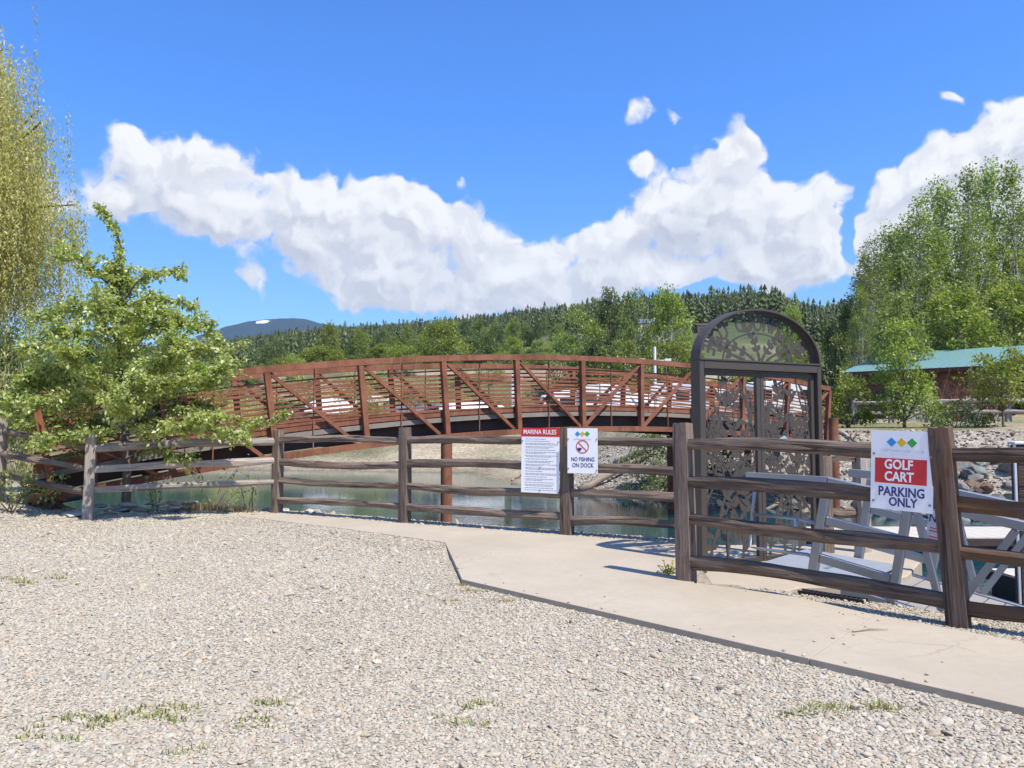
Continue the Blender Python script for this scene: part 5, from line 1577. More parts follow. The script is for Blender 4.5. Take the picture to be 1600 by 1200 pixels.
def forest():
    g = np.random.default_rng(55)
    T = [conifer_arrays(60 + i, w=.30 + .035 * i, whorls=6 if i % 2 else 7, nb=5) for i in range(5)]
    n = 50000
    px = g.uniform(-250, 1850, n); 
    rd = np.interp(px, RD[:, 0], RD[:, 1])
    d = np.sqrt(g.uniform(150 ** 2, (rd * 1.10) ** 2, n))
    x = (px - 800) / F * d; y = d
    rel = d / rd
    dens = np.interp(px, [-250, 330, 420, 560, 700, 860, 1000, 1080, 1340, 1400, 1850], [.9, .9, .9, .8, .62, .55, .7, .9, .9, .6, .5])
    start = np.interp(px, [-250, 330, 430, 560, 640, 700, 860, 1000, 1080, 1200, 1345, 1850], [.20, .20, .20, .26, .40, .50, .55, .62, .74, .72, .70, .7])
    keep = (rel > start + g.normal(0, .05, n)) & (g.random(n) < dens)
    # area weighted thinning, so that far and near stand equally dense
    keep &= g.random(n) < np.clip(1.15 * rd / 850, .30, 1)
    x, y, px, d, rel = x[keep], y[keep], px[keep], d[keep], rel[keep]
    h = g.uniform(7, 13.5, len(x)) * np.interp(px, [0, 500, 700, 900, 1080, 1340], [.66, .62, .64, .80, .92, .95]) * np.where(g.random(len(x)) < .10, 1.25, 1)
    z = height(x, y)
    size = h / d
    order = np.argsort(-size)
    # the trees that show largest are objects of their own
    vis = [i for i in order if 330 < px[i] < 1350][:240]
    vs = set(vis)
    protos = []
    for v, f in T: protos.append(np_mesh("conifer_tree", v, f, LEAF['conifer'], attrs={"tone": g.uniform(.1, .9, len(f))}))
    lab = {0: "dark green conifer standing in the wooded hillside behind the bridge"}
    for i in vis:
        o = link("conifer_tree", protos[int(g.integers(0, 5))]); w = h[i] * g.uniform(.9, 1.5)
        o.location = (x[i], y[i], z[i] - .2); o.scale = (w, w, h[i]); o.rotation_euler = (0, 0, g.uniform(0, 6.28))
        tag(o, lab[0], "conifer", "conifers on the hillside")
    rest = np.array([i for i in range(len(x)) if i not in vs])
    VV, FF, TT, k = [], [], [], 0
    for j, (v, f) in enumerate(T):
        ids = rest[j::5]; a = g.uniform(0, 6.28, len(ids)); w = h[ids] * g.uniform(.9, 1.6, len(ids))
        vx = (v[None, :, 0] * np.cos(a)[:, None] - v[None, :, 1] * np.sin(a)[:, None]) * w[:, None] + x[ids][:, None]
        vy = (v[None, :, 0] * np.sin(a)[:, None] + v[None, :, 1] * np.cos(a)[:, None]) * w[:, None] + y[ids][:, None]
        vz = v[None, :, 2] * h[ids][:, None] + z[ids][:, None] - .2
        VV.append(np.stack([vx, vy, vz], -1).reshape(-1, 3))
        FF.append((f[None] + (np.arange(len(ids)) * len(v))[:, None, None]).reshape(-1, 3) + k); k += len(ids) * len(v)
        TT.append(np.clip(np.repeat(g.beta(2, 2.2, len(ids)), len(f)) + g.normal(0, .12, len(ids) * len(f)), 0, 1))
    me = np_mesh("conifer_forest", np.concatenate(VV), np.concatenate(FF), LEAF['conifer'], attrs={"tone": np.concatenate(TT)})
    tag(link("conifer_forest", me), "dense dark conifer forest covering the hill", "forest", kind="stuff")
    print("forest trees", len(x), sum(len(q) for q in FF))
forest()

# ------------------------------------------------------------------ far mountain with a snow patch
def mountain():
    d = 3600.0
    prof = [(250, 545), (320, 530), (352, 520), (372, 509), (392, 504), (420, 501.5), (445, 499.5), (462, 499), (480, 500.5), (500, 506), (540, 512), (600, 520), (700, 530), (820, 540)]
    px = np.linspace(250, 820, 150); top = np.interp(px, [p[0] for p in prof], [p[1] for p in prof])
    X = (px - 800) / F * d; Zt = np.array([zat(a, b, d) for a, b in zip(px, top)])
    rows = 16; V = []
    for r in range(rows):
        t = r / (rows - 1)
        k = np.sin(math.pi * .5 * min(1, t * 2)) if t <= .5 else np.cos(math.pi * .5 * (t - .5) * 2)
        zz = -40 + (Zt + 40) * k + (fbm(X, np.full_like(X, t * 900), .006, 3) - .5) * 34 * (0 < t < 1) * (1 if t != .5 else 0)
        V.append(np.stack([X, np.full_like(X, d - 900 + 1800 * t), zz], 1))
    # the crest row is exactly at t = .5 between rows 7 and 8: put both there
    V = np.stack(V); n = 150
    V[7, :, 2] = Zt - 3 + (fbm(X, X * 0, .02, 5) - .5) * 8; V[8, :, 2] = Zt; V[7, :, 1] = d - 60; V[8, :, 1] = d
    Fq = [(r * n + i, r * n + i + 1, (r + 1) * n + i + 1, (r + 1) * n + i) for r in range(rows - 1) for i in range(n - 1)]
    m, t, b = mat_new("forested mountain with haze blue")
    p = geo_pos(t); sx = P(422, 508, d - 90); 
    q = nvec(t, 'MULTIPLY', nvec(t, 'SUBTRACT', p, tuple(sx)), (1 / 44, 0, 1 / 15))
    r2 = nvec(t, 'DOT_PRODUCT', q, q, out=1)
    nz = nnoise(t, p, .05, 4, .7)
    sn = nmap(t, nmath(t, 'ADD', r2, nmath(t, 'MULTIPLY', nz, 2.2)), 1.75, 1.6)
    c = nmix(t, nnoise(t, p, .012, 4, .6), (.014, .030, .045), (.03, .05, .06))  # forest tone with the blue of distant haze put into the colour
    c = nmix(t, sn, c, (.85, .87, .9)); t.links.new(c, b.inputs["Base Color"]); b.inputs["Roughness"].default_value = 1; b.inputs["Specular IOR Level"].default_value = 0
    me = np_mesh("mountain", V.reshape(-1, 3), np.array(Fq), m, True)
    tag(link("mountain", me), "distant blue mountain with a small snow patch", "mountain", kind="structure")
mountain()

def haze():
    m = bpy.data.materials.new("haze"); m.use_nodes = True; t = m.node_tree; t.nodes.clear()
    v = t.nodes.new("ShaderNodeVolumePrincipled"); v.inputs["Color"].default_value = (.60, .80, 1, 1); v.inputs["Density"].default_value = .00009; v.inputs["Anisotropy"].default_value = .1
    o = t.nodes.new("ShaderNodeOutputMaterial"); t.links.new(v.outputs[0], o.inputs["Volume"])
    mb = MB().box((0, 1300, 0), (19000, 20000, 2)); me = mb.mesh("haze", m)
    z0, z1 = -4.0, 620.0
    for q in me.vertices: q.co.z = z0 if q.co.z < 0 else z1
    tag(link("haze", me), "thin blue air over the valley", "haze", kind="stuff")
haze()

# ------------------------------------------------------------------ cabin with the teal roof
def cabin():
    a = P(1316, 590, 48); b = P(1531, 580, 43)           # eave ends
    zg = H(22, 45) - .3
    ze = .5 * (zat(1316, 584, 48) + zat(1531, 574, 43))
    x = Vector((b.x - a.x, b.y - a.y, 0)); L = x.length; x.normalize()
    M = Matrix.Translation((a.x, a.y, zg)) @ Matrix.Rotation(math.atan2(x.y, x.x), 4, 'Z')
    o = empty("cabin", M=M); tag(o, "long brown timber cabin with a teal metal roof under the tall trees", "cabin")
    D = 19.0; hz = ze - zg; zr = zat(1392, 552, 54) - zg; ov = .7
    MB().box((L / 2, D / 2, hz / 2), (L - 2 * ov, D - 2 * ov, hz)).build("wall", MAT['cabin_wall'], o)
    for gx_ in (ov + .0, L - ov):
        MB().add([Vector((gx_ - .06, ov, hz)), Vector((gx_ - .06, D - ov, hz)), Vector((gx_ - .06, D / 2, zr - .2)), Vector((gx_ + .06, ov, hz)), Vector((gx_ + .06, D - ov, hz)), Vector((gx_ + .06, D / 2, zr - .2))],
                 [(0, 1, 2), (3, 5, 4), (0, 3, 4, 1), (1, 4, 5, 2), (2, 5, 3, 0)]).build("gable", MAT['brown_wall'], o)
    s = math.hypot(D / 2, zr - hz); an = math.atan2(zr - hz, D / 2)
    for sgn in (1, -1):
        Mr = Matrix.Translation((0, 0 if sgn > 0 else D, hz)) @ Matrix.Rotation(sgn * an, 4, 'X')
        xe, ye = L + 2.8, sgn * (s + .02)                  # the ridge juts out beyond the eave, like a prow
        pr = [Vector((-.15, 0, .02)), Vector((L + .15, 0, .02)), Vector((xe, ye, .02)), Vector((-.15, ye, .02))]
        r = MB().add(pr + [v + Vector((0, 0, .06)) for v in pr], [(0, 1, 2, 3), (4, 7, 6, 5), (0, 4, 5, 1), (1, 5, 6, 2), (2, 6, 7, 3), (3, 7, 4, 0)]).build("roof", MAT['teal_roof'], o, Mr)
        for i in range(int(L / .45) + 1):                 # standing seams
            MB().box((.05 + i * .45, sgn * s / 2, .098), (.035, s, .03)).build("seam", MAT['teal_roof'], r)
        MB().box((L / 2, sgn * -.03, -.02), (L + .3, .05, .22)).build("fascia", MAT['steel_dark'], r)
    bd = MB().box((0, 0, 0), (L - 2 * ov, .03, .27)).mesh("cladding_board", MAT['cabin_wall'])
    for i in range(int(hz / .3)): link("cladding_board", bd, o, Matrix.Translation((L / 2, ov - .018, .16 + i * .3)))
    bg_ = MB().box((0, 0, 0), (.03, D - 2 * ov, .27)).mesh("cladding_board", MAT['brown_wall'])
    for i in range(int(hz / .3)): link("cladding_board", bg_, o, Matrix.Translation((L - ov + .018, D / 2, .16 + i * .3)))
    for (wx, wz, ww, wh) in ((2.2, 1.6, 1.0, 1.0), (5.4, 1.6, 1.0, 1.0)):
        w = MB().box((wx, ov - .05, wz), (ww + .16, .05, wh + .16)).build("window", MAT['brown_wall'], o)
        MB().box((wx, ov - .08, wz), (ww, .02, wh)).build("pane", MAT['window'], w)
cabin()

def on_hill(px, py, d0=100):
    for d in np.arange(d0, 420, 1.0):
        q = P(px, py, d)
        if q.z < H(q.x, q.y): return q
    return q
def hill_cabin():
    p = on_hill(1266, 512); z = p.z - .3
    o = empty("cabin", (p.x, p.y, z), .25); tag(o, "tiny hillside cabin with a bright green roof right of the gate arch", "cabin")
    MB().box((0, 0, 1.6), (4.6, 4, 3.2)).build("wall", MAT['brown_wall'], o)
    zb = -1.4; k = p.y / 190
    o.scale = (k, k, k)
    for s in (-1, 1):
        Mr = Matrix.Translation((0, 0, zb + 4.9)) @ Matrix.Rotation(s * .62, 4, 'X')
        MB().box((0, -s * 1.55, 0), (5.6, 3.1, .12)).build("roof", MAT['green_roof'], o, Mr)
    MB().box((2.4, 0, zb + 3.6), (.12, 2.6, 1.6)).build("gable", MAT['white_paint'], o)
    MB().box((1.6, -2.6, .9), (7.5, 2.2, .3)).build("deck", MAT['grey_wall'], o)
    for q in (-1.8, 1.2, 4.6): MB().box((q, -3.2, .1), (.22, .22, 1.6)).build("deck_post", MAT['grey_wall'], o)
hill_cabin()

def shed(px, py, d, w, h, label, wall, roof, rz=0.0):
    p = on_hill(px, py + 14, 80); z = p.z - .4; k = p.y / d; w, h = w * k, h * k
    o = empty("shed", (p.x, p.y, z), rz); tag(o, label, "shed")
    hh = h
    MB().box((0, 0, hh / 2), (w, w * .7, hh)).build("wall", MAT[wall], o)
    for s in (-1, 1):
        Mr = Matrix.Translation((0, 0, hh + w * .16)) @ Matrix.Rotation(s * .42, 4, 'X')
        MB().box((0, -s * w * .2, 0), (w * 1.15, w * .42, .12)).build("roof", MAT[roof], o, Mr)
    MB().box((-w * .2, -w * .35 - .02, hh * .5), (w * .2, .05, hh * .4)).build("window", MAT['window'], o)
shed(1022, 520, 120, 5, 3, "grey hillside shed half hidden among the trees behind the bridge", 'grey_wall', 'stripe')
shed(1096, 506, 165, 3.2, 1.7, "dark roofed hillside building left of the gate arch", 'brown_wall', 'steel_dark', .3)
shed(1112, 526, 150, 2.2, 1.3, "small grey shed on the slope beside the gate arch", 'grey_wall', 'stripe', -.3)
shed(1300, 512, 150, 5, 1.3, "low long building on the meadow right of the green roofed cabin", 'brown_wall', 'stripe', .1)

# ------------------------------------------------------------------ trailers, boats and cars stored behind the bridge
def wheel(parent, x, y, r=.33):
    t = MB().tube([(x, y - .11, r), (x, y + .11, r)], r, 16).build("wheel", MAT['tyre'], parent)
    MB().tube([(x, y - .13, r), (x, y - .112, r)], r * .55, 12).build("rim", MAT['alu_dull'], t)

def trailer(px, d, L, h, rz, label, stripe=True):
    x, y = (px - 800) / F * d, d; z = H(x, y)
    o = empty("travel_trailer", (x, y, z), rz); tag(o, label, "travel trailer", "trailers parked behind the bridge")
    W = 2.4; b = .45
    prof = [(-L / 2, b), (L / 2 - .5, b), (L / 2, b + .5), (L / 2 - .05, h * .62), (L / 2 - .55, h), (-L / 2 + .35, h), (-L / 2, h - .45)]
    mb = MB().plate(prof, W); mb.build("body", MAT['white_paint'], o, bevel=.05)
    y0 = -W / 2 - .012
    for (wx, ww, wz) in ((-L * .34, .8, h * .66), (-L * .05, 1.0, h * .66), (L * .30, .9, h * .66)):
        w = MB().box((wx, y0, wz), (ww + .1, .03, .72)).build("window", MAT['black'], o); MB().box((wx, y0 - .018, wz), (ww, .01, .62)).build("pane", MAT['window'], w)
    dr = MB().box((L * .14, y0, b + .98), (.62, .03, 1.8)).build("door", MAT['cover_white'], o); MB().box((L * .14 + .22, y0 - .02, b + .95), (.06, .03, .14)).build("handle", MAT['black'], dr)
    if stripe: MB().box((0, y0 + .004, b + .45), (L * .96, .02, .16)).build("stripe", MAT['stripe'], o)
    MB().box((0, 0, h + .12), (.9, .7, .24)).build("roof_unit", MAT['cover_white'], o, bevel=.04)
    MB().bar((L / 2, 0, .45), (L / 2 + 1.1, 0, .45), .1, .1).build("tow_bar", MAT['black'], o)
    for s in (-1, 1):
        for q in (-.4, .4): wheel(o, q, s * 1.06)
def boat(px, d, L, rz, label, covered=True, h=1.5):
    x, y = (px - 800) / F * d, d; z = H(x, y)
    o = empty("boat_on_trailer", (x, y, z), rz); tag(o, label, "boat", "boats stored behind the bridge")
    st = [(-.5, .72, 1.0), (-.3, .95, .95), (0, 1.0, .9), (.25, .9, .95), (.42, .55, 1.08), (.5, .05, 1.25)]
    n = len(st); vs, fs = [], []
    for (t, w, k) in st:
        for (yy, zz) in ((-w * 1.1, h * .95 * k * .62), (-w * .75, .62), (0, .48), (w * .75, .62), (w * 1.1, h * .95 * k * .62)): vs.append(Vector((t * L, yy, zz)))
    for i in range(n - 1):
        for j in range(4): fs.append((i * 5 + j, i * 5 + j + 1, i * 5 + 6 + j, i * 5 + 5 + j))
    MB().add(vs, fs + [(0, 1, 2, 3, 4)]).build("hull", MAT['white_paint'], o)
    vs, fs = [], []
    for (t, w, k) in st:
        top = (h + (.75 if covered else .18) * (1 - (abs(t) * 1.7) ** 2))
        for (yy, zz) in ((-w * 1.13, h * .95 * k * .62), (-w * .6, h * .6 * k + .5 * (top - h * .6)), (0, max(top, h * .7)), (w * .6, h * .6 * k + .5 * (top - h * .6)), (w * 1.13, h * .95 * k * .62)): vs.append(Vector((t * L, yy, zz)))
    for i in range(n - 1):
        for j in range(4): fs.append((i * 5 + j, i * 5 + 5 + j, i * 5 + 6 + j, i * 5 + j + 1))
    MB().add(vs, fs + [(4, 3, 2, 1, 0)]).build("cover" if covered else "deck", MAT['cover_white'] if covered else MAT['stripe'], o, smooth=True)
    if not covered:
        MB().add([Vector(q) for q in ((-.05 * L, -.8, h * .75), (.12 * L, -.6, h * .75), (.02 * L, -.62, h * 1.25), (-.05 * L, .8, h * .75), (.12 * L, .6, h * .75), (.02 * L, .62, h * 1.25))], [(0, 1, 2), (3, 5, 4), (1, 4, 5, 2), (0, 2, 5, 3)]).build("windscreen", MAT['window'], o)
    MB().box((0, .55, .42), (L * .9, .1, .12)).build("trailer_frame", MAT['black'], o); MB().bar((L * .4, 0, .42), (L * .72, 0, .42), .1, .1).build("tow_bar", MAT['black'], o)
    for s in (-1, 1): wheel(o, -.12 * L, s * 1.0)
def car(px, d, rz, paint, label):
    x, y = (px - 800) / F * d, d; z = H(x, y)
    o = empty("parked_car", (x, y, z), rz); tag(o, label, "car", "cars parked behind the bridge")
    prof = [(-2.2, .35), (2.2, .35), (2.25, .75), (1.2, .95), (.45, 1.5), (-1.5, 1.52), (-2.1, 1.0)]
    MB().plate(prof, 1.75).build("body", MAT[paint], o, bevel=.06)
    for s in (-1, 1):
        MB().plate([(.95, .98), (.36, 1.42), (-.4, 1.44), (-.4, .98)], .02).build("window", MAT['window'], o, Matrix.Translation((0, s * .885, 0)))
        MB().plate([(-.5, .98), (-.5, 1.44), (-1.4, 1.44), (-1.75, 1.0)], .02).build("window", MAT['window'], o, Matrix.Translation((0, s * .885, 0)))
        MB().box((2.24, s * .65, .68), (.05, .3, .12)).build("headlight", MAT['sign_pale'], o)
        for q in (-1.35, 1.4): wheel(o, q, s * .80, .32)
trailer(945, 62, 4.2, 3.0, .15, "white travel trailer with dark windows behind the bridge's right half")
trailer(1072, 66, 5.6, 3.1, -.2, "large white travel trailer just left of the gate")
trailer(885, 70, 4.6, 2.6, .1, "lower white trailer left of the one with dark windows")
trailer(1218, 60, 5.2, 2.9, .2, "white travel trailer seen through the gate's right leaf")
trailer(1135, 72, 4.4, 2.7, 0, "white trailer seen through the gate's left leaf")
trailer(588, 74, 4.0, 2.2, .1, "low white trailer behind the bridge's left half", False)
boat(738, 62, 5.4, .3, "white covered boat like a pale mound behind the middle of the bridge")
boat(520, 72, 5.0, .1, "white covered boat far left behind the bridge railing")
boat(645, 70, 5.2, -.2, "open white boat with a dark deck behind the bridge", False)
boat(1000, 58, 5.2, .2, "white covered boat between the two large trailers")
car(700, 66, .1, 'car_grey', "dark grey car between the open boat and the covered boat")
car(835, 64, -.1, 'car_blue', "dark blue car right of the covered boat")
car(470, 72, .2, 'car_grey', "grey car at the left end of the storage row")
car(1190, 66, .1, 'car_blue', "dark car seen through the middle of the gate")
p = P(806, 592, 84)
o = empty("storage_box", (p.x, p.y, H(p.x, p.y) - .2), .1); tag(o, "white box shaped cabinet standing on the bank above the boats", "box")
hh = zat(806, 584, 84) - o.location.z; MB().box((0, 0, hh / 2), (1.1, .9, hh)).build("cabinet", MAT['white_paint'], o, bevel=.03); MB().box((0, -.462, hh * .5), (.95, .02, hh * .86)).build("door", MAT['cover_white'], o)
def pole(px, top, d, r, label, arm=True):
    x, y = (px - 800) / F * d, d; z = H(x, y); h = zat(px, top, d) - z
    o = empty("light_pole", (x, y, z)); tag(o, label, "light pole")
    MB().tube([(0, 0, -.2), (0, 0, h)], [r, r * .7], 10).build("mast", MAT['white_paint'], o)
    if arm:
        MB().bar((-.9, 0, h - 1.0), (.9, 0, h - 1.0), .09, .09).build("arm", MAT['white_paint'], o)
        for s in (-1, 1): MB().box((s * .95, 0, h - .95), (.45, .25, .16)).build("lamp_head", MAT['cover_white'], o)
        MB().box((0, -.15, h * .40), (.7, .12, .9)).build("notice_plate", MAT['white_paint'], o)
pole(1024, 542, 56, .13, "white light pole with a crossarm behind the bridge")
pole(1043, 566, 60, .07, "thin white pole right of the light pole with a crossarm", False)

# low fence and barrier along the road in front of the cabin
def rail_line(px0, px1, d0, d1, zt, label, mat, n):
    a = Vector(((px0 - 800) / F * d0, d0, 0)); b = Vector(((px1 - 800) / F * d1, d1, 0))
    o = empty("roadside_fence", (a.x, a.y, H(a.x, a.y))); tag(o, label, "fence"); A = Vector(o.location)
    pts = [a + (b - a) * i / n for i in range(n + 1)]
    for i, q in enumerate(pts):
        z = H(q.x, q.y); MB().box((q.x - A.x, q.y - A.y, z - A.z + zt / 2 - .1), (.2, .2, zt + .3)).build("post", MAT['wood_grey'], o)
        if i < n:
            r = pts[i + 1]; z2 = H(r.x, r.y)
            for h in (.45, .95): rough_bar((r - q).length, .17, .15, i + int(h * 10), 6).build("rail", mat, o, Matrix.Translation(-A) @ frame((q.x, q.y - .12, z + h * zt / 1.1), (r.x, r.y - .12, z2 + h * zt / 1.1)))
rail_line(1335, 1640, 36, 33, 1.1, "low grey rail fence along the road in front of the cabin", MAT['wood_grey'], 5)
for i, (px, w) in enumerate(((1440, 1.9), (1486, 1.9), (1530, 1.6))):
    x, y = (px - 800) / F * 38.5, 38.5
    o = MB().box((0, 0, .45), (w, .6, .9)).build("concrete_block", MAT['grey_wall'], None, Matrix.Translation((x, y, H(x, y) - .1)), bevel=.04)
    tag(o, ["pale concrete block left of the bare reddish shrub by the cabin", "pale concrete block below the bare reddish shrub", "pale concrete block right of the bare reddish shrub"][i], "block")

# ------------------------------------------------------------------ stones, logs and weeds close by
def stone_mesh(seed, mat, sub=2, flat=.62):
    bm = bmesh.new(); bmesh.ops.create_icosphere(bm, subdivisions=sub, radius=.5)
    g = random.Random(seed); off = Vector((g.uniform(0, 50), g.uniform(0, 50), g.uniform(0, 50)))
    planes = [Vector((g.gauss(0, 1), g.gauss(0, 1), g.gauss(0, .8))).normalized() for _ in range(9)]; cut = [g.uniform(.27, .42) for _ in planes]
    for v in bm.verts:
        for n_, c in zip(planes, cut):
            d = v.co.dot(n_)
            if d > c: v.co -= n_ * (d - c)
        v.co += noise.noise_vector(v.co * 2.5 + off) * .05; v.co.z *= flat
    me = bpy.data.meshes.new("rock"); bm.to_mesh(me); bm.free(); me.materials.append(mat); return me
def rock_mat(name, cols):
    m, t, b = mat_new(name); oi = t.nodes.new("ShaderNodeObjectInfo")
    r = t.nodes.new("ShaderNodeValToRGB"); r.color_ramp.interpolation = 'CONSTANT'; t.links.new(oi.outputs["Random"], r.inputs[0])
    e = r.color_ramp.elements; e[0].color = (*cols[0], 1); e[1].color = (*cols[-1], 1); e[1].position = (len(cols) - 1) / len(cols)
    for k in range(1, len(cols) - 1): q = e.new(k / len(cols)); q.color = (*cols[k], 1)
    n = nnoise(t, coords(t), 3.5, 6, .65); sc = t.nodes.new("ShaderNodeVectorMath"); sc.operation = 'SCALE'
    t.links.new(r.outputs[0], sc.inputs[0]); t.links.new(nmap(t, n, .25, .75, .62, 1.25), sc.inputs["Scale"])
    t.links.new(sc.outputs[0], b.inputs["Base Color"]); b.inputs["Roughness"].default_value = .9; b.inputs["Specular IOR Level"].default_value = .2
    bump(t, b, nnoise(t, coords(t), 14, 5, .65), .5, .02); return m
MAT['riprap'] = rock_mat("grey green riprap rock", [(.17, .18, .165), (.24, .245, .225), (.13, .135, .125), (.20, .215, .19), (.28, .26, .225), (.16, .17, .15), (.22, .20, .17), (.24, .225, .20), (.20, .13, .09)])
MAT['flag'] = rock_mat("pale flat stone", [(.42, .38, .33), (.30, .34, .33), (.50, .46, .41), (.36, .30, .25), (.46, .43, .40), (.26, .30, .30)])
RK = [stone_mesh(i, MAT['riprap']) for i in range(6)]; FK = [stone_mesh(20 + i, MAT['flag'], 2, .30) for i in range(6)]
def rocks():
    g = random.Random(9)
    base = empty("riprap_bank", (12.5, 22.5, -1)); tag(base, "bank of piled grey green rocks beyond the gangway", "bank", kind="structure")
    n = 0
    for _ in range(4000):
        x = g.uniform(8.0, 18.5); y = g.uniform(17, 28)
        sf = -sd_poly(np.array([x]), np.array([y]), FAR)[0]
        lim = 2.7 if x > 11.3 else 1.1
        if not (-.25 < sf < lim) or n > 235: continue
        s = g.uniform(.38, .85) if x > 11.3 else g.uniform(.25, .6)
        o = link("rock", RK[g.randrange(6)], base)
        o.location = (x - 12.5, y - 22.5, H(x, y) + .10 * s + 1); o.scale = (s * g.uniform(.8, 1.3), s, s * g.uniform(.8, 1.2)); o.rotation_euler = (g.gauss(0, .3), g.gauss(0, .3), g.uniform(0, 6.28)); n += 1
    wall = empty("stone_edging", (-5.6, 12.9, 0)); tag(wall, "low dry laid edging of flat pale stones at the foot of the left fence", "stone edging")
    a, b = P(146, 800, 12.72), P(300, 792, 13.35)
    for row in range(3):
        t = .0
        while t < 1:
            s = g.uniform(.16, .32); q = a + (b - a) * t
            o = link("stone", FK[g.randrange(6)], wall)
            o.location = (q.x + 5.6, q.y - 12.9 + .05 * row + g.uniform(-.03, .03), -.0 + row * .075 + g.uniform(-.01, .01)); o.scale = (s * 1.25, s, s * 1.05); o.rotation_euler = (g.gauss(0, .07), g.gauss(0, .07), g.gauss(0, .3))
            t += s * 1.02 / (b - a).length
    labs = ["large blue grey flat slab lying left of the first full fence post", "pale green grey slab at the gravel's edge in front of the fence post", "long flat grey slab under the leaning rails", "flat tan slab under the leaning rails", "small white stone beside the first full fence post", "rusty brown stone at the left under the fence"]
    for i, (px, py, s, r) in enumerate(((104, 788, .62, .3), (120, 802, .55, .1), (52, 784, .60, -.1), (58, 796, .62, .2), (118, 782, .3, .4), (24, 790, .4, 0))):
        q = G(px, py, .05); o = link("flat_stone", FK[i]); o.location = (q.x, q.y, .03 + .2 * max(0, -6.9 - q.x) / 2); o.scale = (s * 1.2, s * .9, s * .7); o.rotation_euler = (.12, -.08, r)
        tag(o, labs[i], "stone")
rocks()

def log(p0, p1, r, seed, label):
    a, b = Vector(p0), Vector(p1); g = np.random.default_rng(seed)
    o = empty("driftwood_log", a); tag(o, label, "driftwood")
    L = (b - a).length; M = Matrix.Translation(-a) @ frame(a, b)
    mb = MB(); mb.tube([(L * i / 7, float(g.normal(0, .03)), float(g.normal(0, .02))) for i in range(8)], [r * (1 - .07 * i) for i in range(8)], 9); mb.build("stem", MAT['drift'], o, M, smooth=True)
    for k in range(3):
        x = L * g.uniform(.3, .8); MB().tube([(x, 0, 0), (x + .25, float(g.normal(0, .15)), r + .18)], [r * .35, r * .15], 6).build("branch_stub", MAT['drift'], o, M)
def on_bank(px, py):                              # march the picture ray down to the ground
    for d in np.arange(14, 60, .05):
        q = P(px, py, d)
        if q.z < H(q.x, q.y): return q
    return q
for (p0, p1, r, s, lab) in (((906, 770), (1018, 712), .16, 1, "long pale driftwood log slanting up the far bank behind the no fishing sign"), ((925, 756), (975, 728), .13, 2, "shorter bleached driftwood log above the long one on the far bank"),
                            ((960, 726), (1015, 706), .15, 3, "pale broken log at the top of the driftwood pile"), ((800, 752), (824, 733), .07, 4, "thin dark branch on the shore left of the rules sign"), ((1312, 676), (1345, 697), .08, 5, "thin pale log leaning on the bank right of the gate")):
    a, b = on_bank(*p0), on_bank(*p1); log(a + Vector((0, 0, r * .6)), b + Vector((0, 0, r * .8)), r, s, lab)

def blades(name, spots, n, hgt, key, seed, label, cat, spread, kind="stuff"):
    g = np.random.default_rng(seed); V, Fc, T = [], [], []
    for (x, y, z, sc) in spots:
        m = int(n * sc); px_ = x + g.normal(0, spread * sc, m) * 1.5; py_ = y + g.normal(0, spread * sc * .6, m)
        a = g.uniform(0, 6.28, m); h = hgt * g.uniform(.4, 1.2, m); w = .0035 * g.uniform(.7, 1.5, m); ln = g.uniform(.2, 1.1, m) * h
        for i in range(m):
            k = len(V); c, s = math.cos(a[i]), math.sin(a[i])
            V += [(px_[i] - s * w[i], py_[i] + c * w[i], z), (px_[i] + s * w[i], py_[i] - c * w[i], z), (px_[i] + c * ln[i] * .35 + s * w[i] * .7, py_[i] + s * ln[i] * .35 - c * w[i] * .7, z + h[i] * .65), (px_[i] + c * ln[i] * .35 - s * w[i] * .7, py_[i] + s * ln[i] * .35 + c * w[i] * .7, z + h[i] * .65), (px_[i] + c * ln[i], py_[i] + s * ln[i], z + h[i])]
            Fc += [(k, k + 1, k + 2), (k, k + 2, k + 3), (k + 3, k + 2, k + 4)]; T += [g.uniform(0, 1)] * 3
    me = np_mesh(name, np.array(V), np.array(Fc), LEAF[key], attrs={"tone": np.array(T)})
    return tag(link(name, me), label, cat, kind=kind)
def sp(px, py, sc): q = G(px, py, 0); return (q.x, q.y, 0, sc)
_gs = []
_g = random.Random(12)
for (px, py, n_, sx, sy) in ((150, 1126, 6, 30, 6), (205, 1118, 7, 26, 7), (255, 1110, 5, 20, 6), (12, 905, 5, 16, 4), (38, 912, 4, 12, 3), (80, 900, 3, 12, 3), (418, 1100, 3, 8, 5), (405, 1128, 4, 10, 7), (690, 1112, 2, 22, 6), (740, 1104, 2, 16, 5), (720, 1124, 2, 22, 6), (1292, 1110, 4, 8, 6), (1380, 1114, 3, 14, 4), (1245, 1118, 3, 12, 4), (70, 1150, 3, 40, 8), (300, 1168, 2, 40, 8)):
    for k in range(n_): _gs.append(sp(px + _g.gauss(0, sx), py + _g.gauss(0, sy), _g.uniform(.35, .8)))
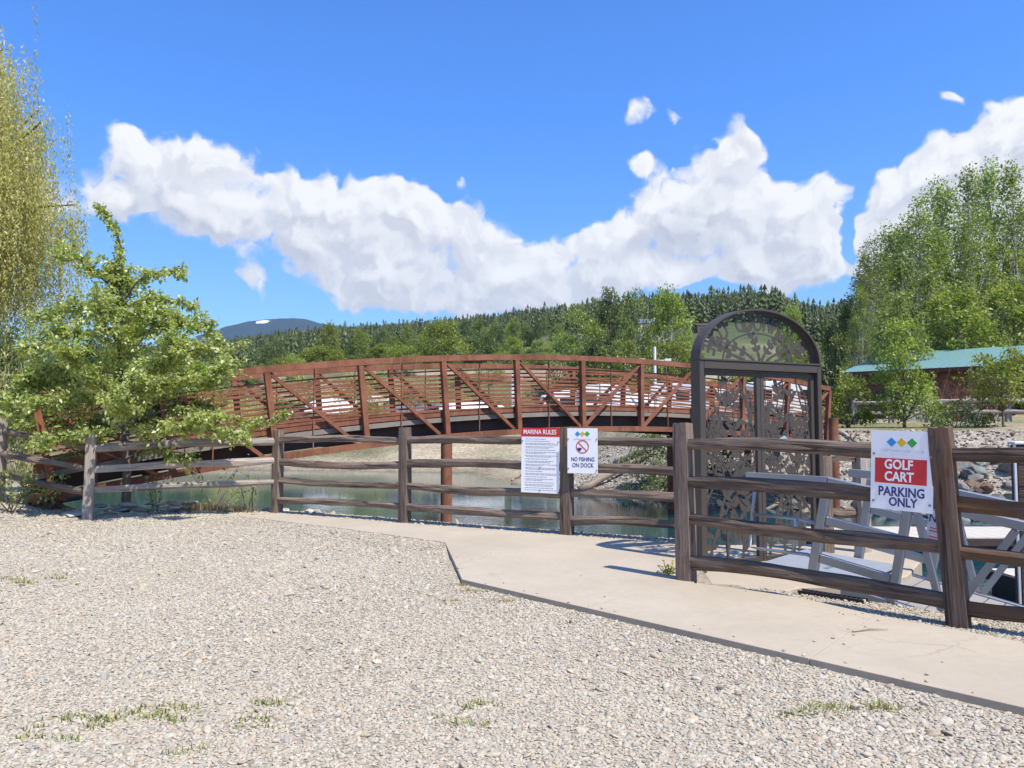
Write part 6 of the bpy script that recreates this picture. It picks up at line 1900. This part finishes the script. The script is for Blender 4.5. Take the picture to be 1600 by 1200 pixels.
blades("grass", _gs, 34, .036, 'grass', 3, "short green grass growing through the gravel", "grass", .05)
blades("dry_grass", [sp(305, 797, 1.2), sp(330, 797, 1.3), sp(352, 799, 1.1), sp(285, 801, .7), sp(372, 801, .8), sp(40, 800, .6), sp(15, 798, .8), sp(230, 803, .4)], 200, .14, 'dry', 4, "tan dry grass along the edge of the bank by the left fence", "grass", .13)
blades("debris", [sp(735, 925, .8), sp(790, 940, .7), sp(720, 915, .5), sp(1385, 1108, .7), sp(700, 940, .5)], 110, .03, 'dry', 6, "dry brown leaf litter gathered at the walkway edge", "leaf litter", .07)
def flowers():
    g = np.random.default_rng(8); q = G(1045, 896, WZ); o = empty("dandelion", (q.x, q.y, WZ)); tag(o, "small yellow flowering weed at the foot of the grey fence post", "weed")
    mb = MB(); fl = []
    for i in range(9):
        x, y, h = g.normal(0, .06), g.normal(0, .03), g.uniform(.05, .13); mb.tube([(x * .4, y * .4, 0), (x, y, h)], .003, 4, caps=False); fl.append((x, y, h))
    mb.build("stems", LEAF['grass'], o)
    f = MB()
    for (x, y, h) in fl: MB().tube([(x, y, h), (x, y, h + .008)], .014, 8).build("flower", LEAF['yellow'], o)
    p = g.normal(0, .04, (60, 3)); p[:, 2] = abs(p[:, 2]) * .6; leaf_object("leaves", p, np.full(60, .05), LEAF['grass'], 5, o)
flowers()
q0, q1 = G(1332, 986, WZ + .01), G(1388, 983, WZ + .012)
st = MB().tube([q0, (q0 + q1) / 2 + Vector((0, .02, .004)), q1], [.006, .007, .003], 6).build("stick", MAT['drift']); tag(st, "thin dry stick lying on the concrete walkway", "stick")
sw = G(300, 780, 0)
if True:   # reddish lumps of rusted pipe at the far left under the bridge end
    o = link("rusty_stone", stone_mesh(71, MAT['rust'], 2, .5)); o.location = P(75, 778, 13.0); o.scale = (.75, .35, .5); tag(o, "rust coloured stone under the bridge's near end", "stone")
# unused prototypes would stand at the origin: remove them
for k, (r, used) in PROTO.items():
    if not used:
        for c in list(r.children): bpy.data.objects.remove(c)
        bpy.data.objects.remove(r)
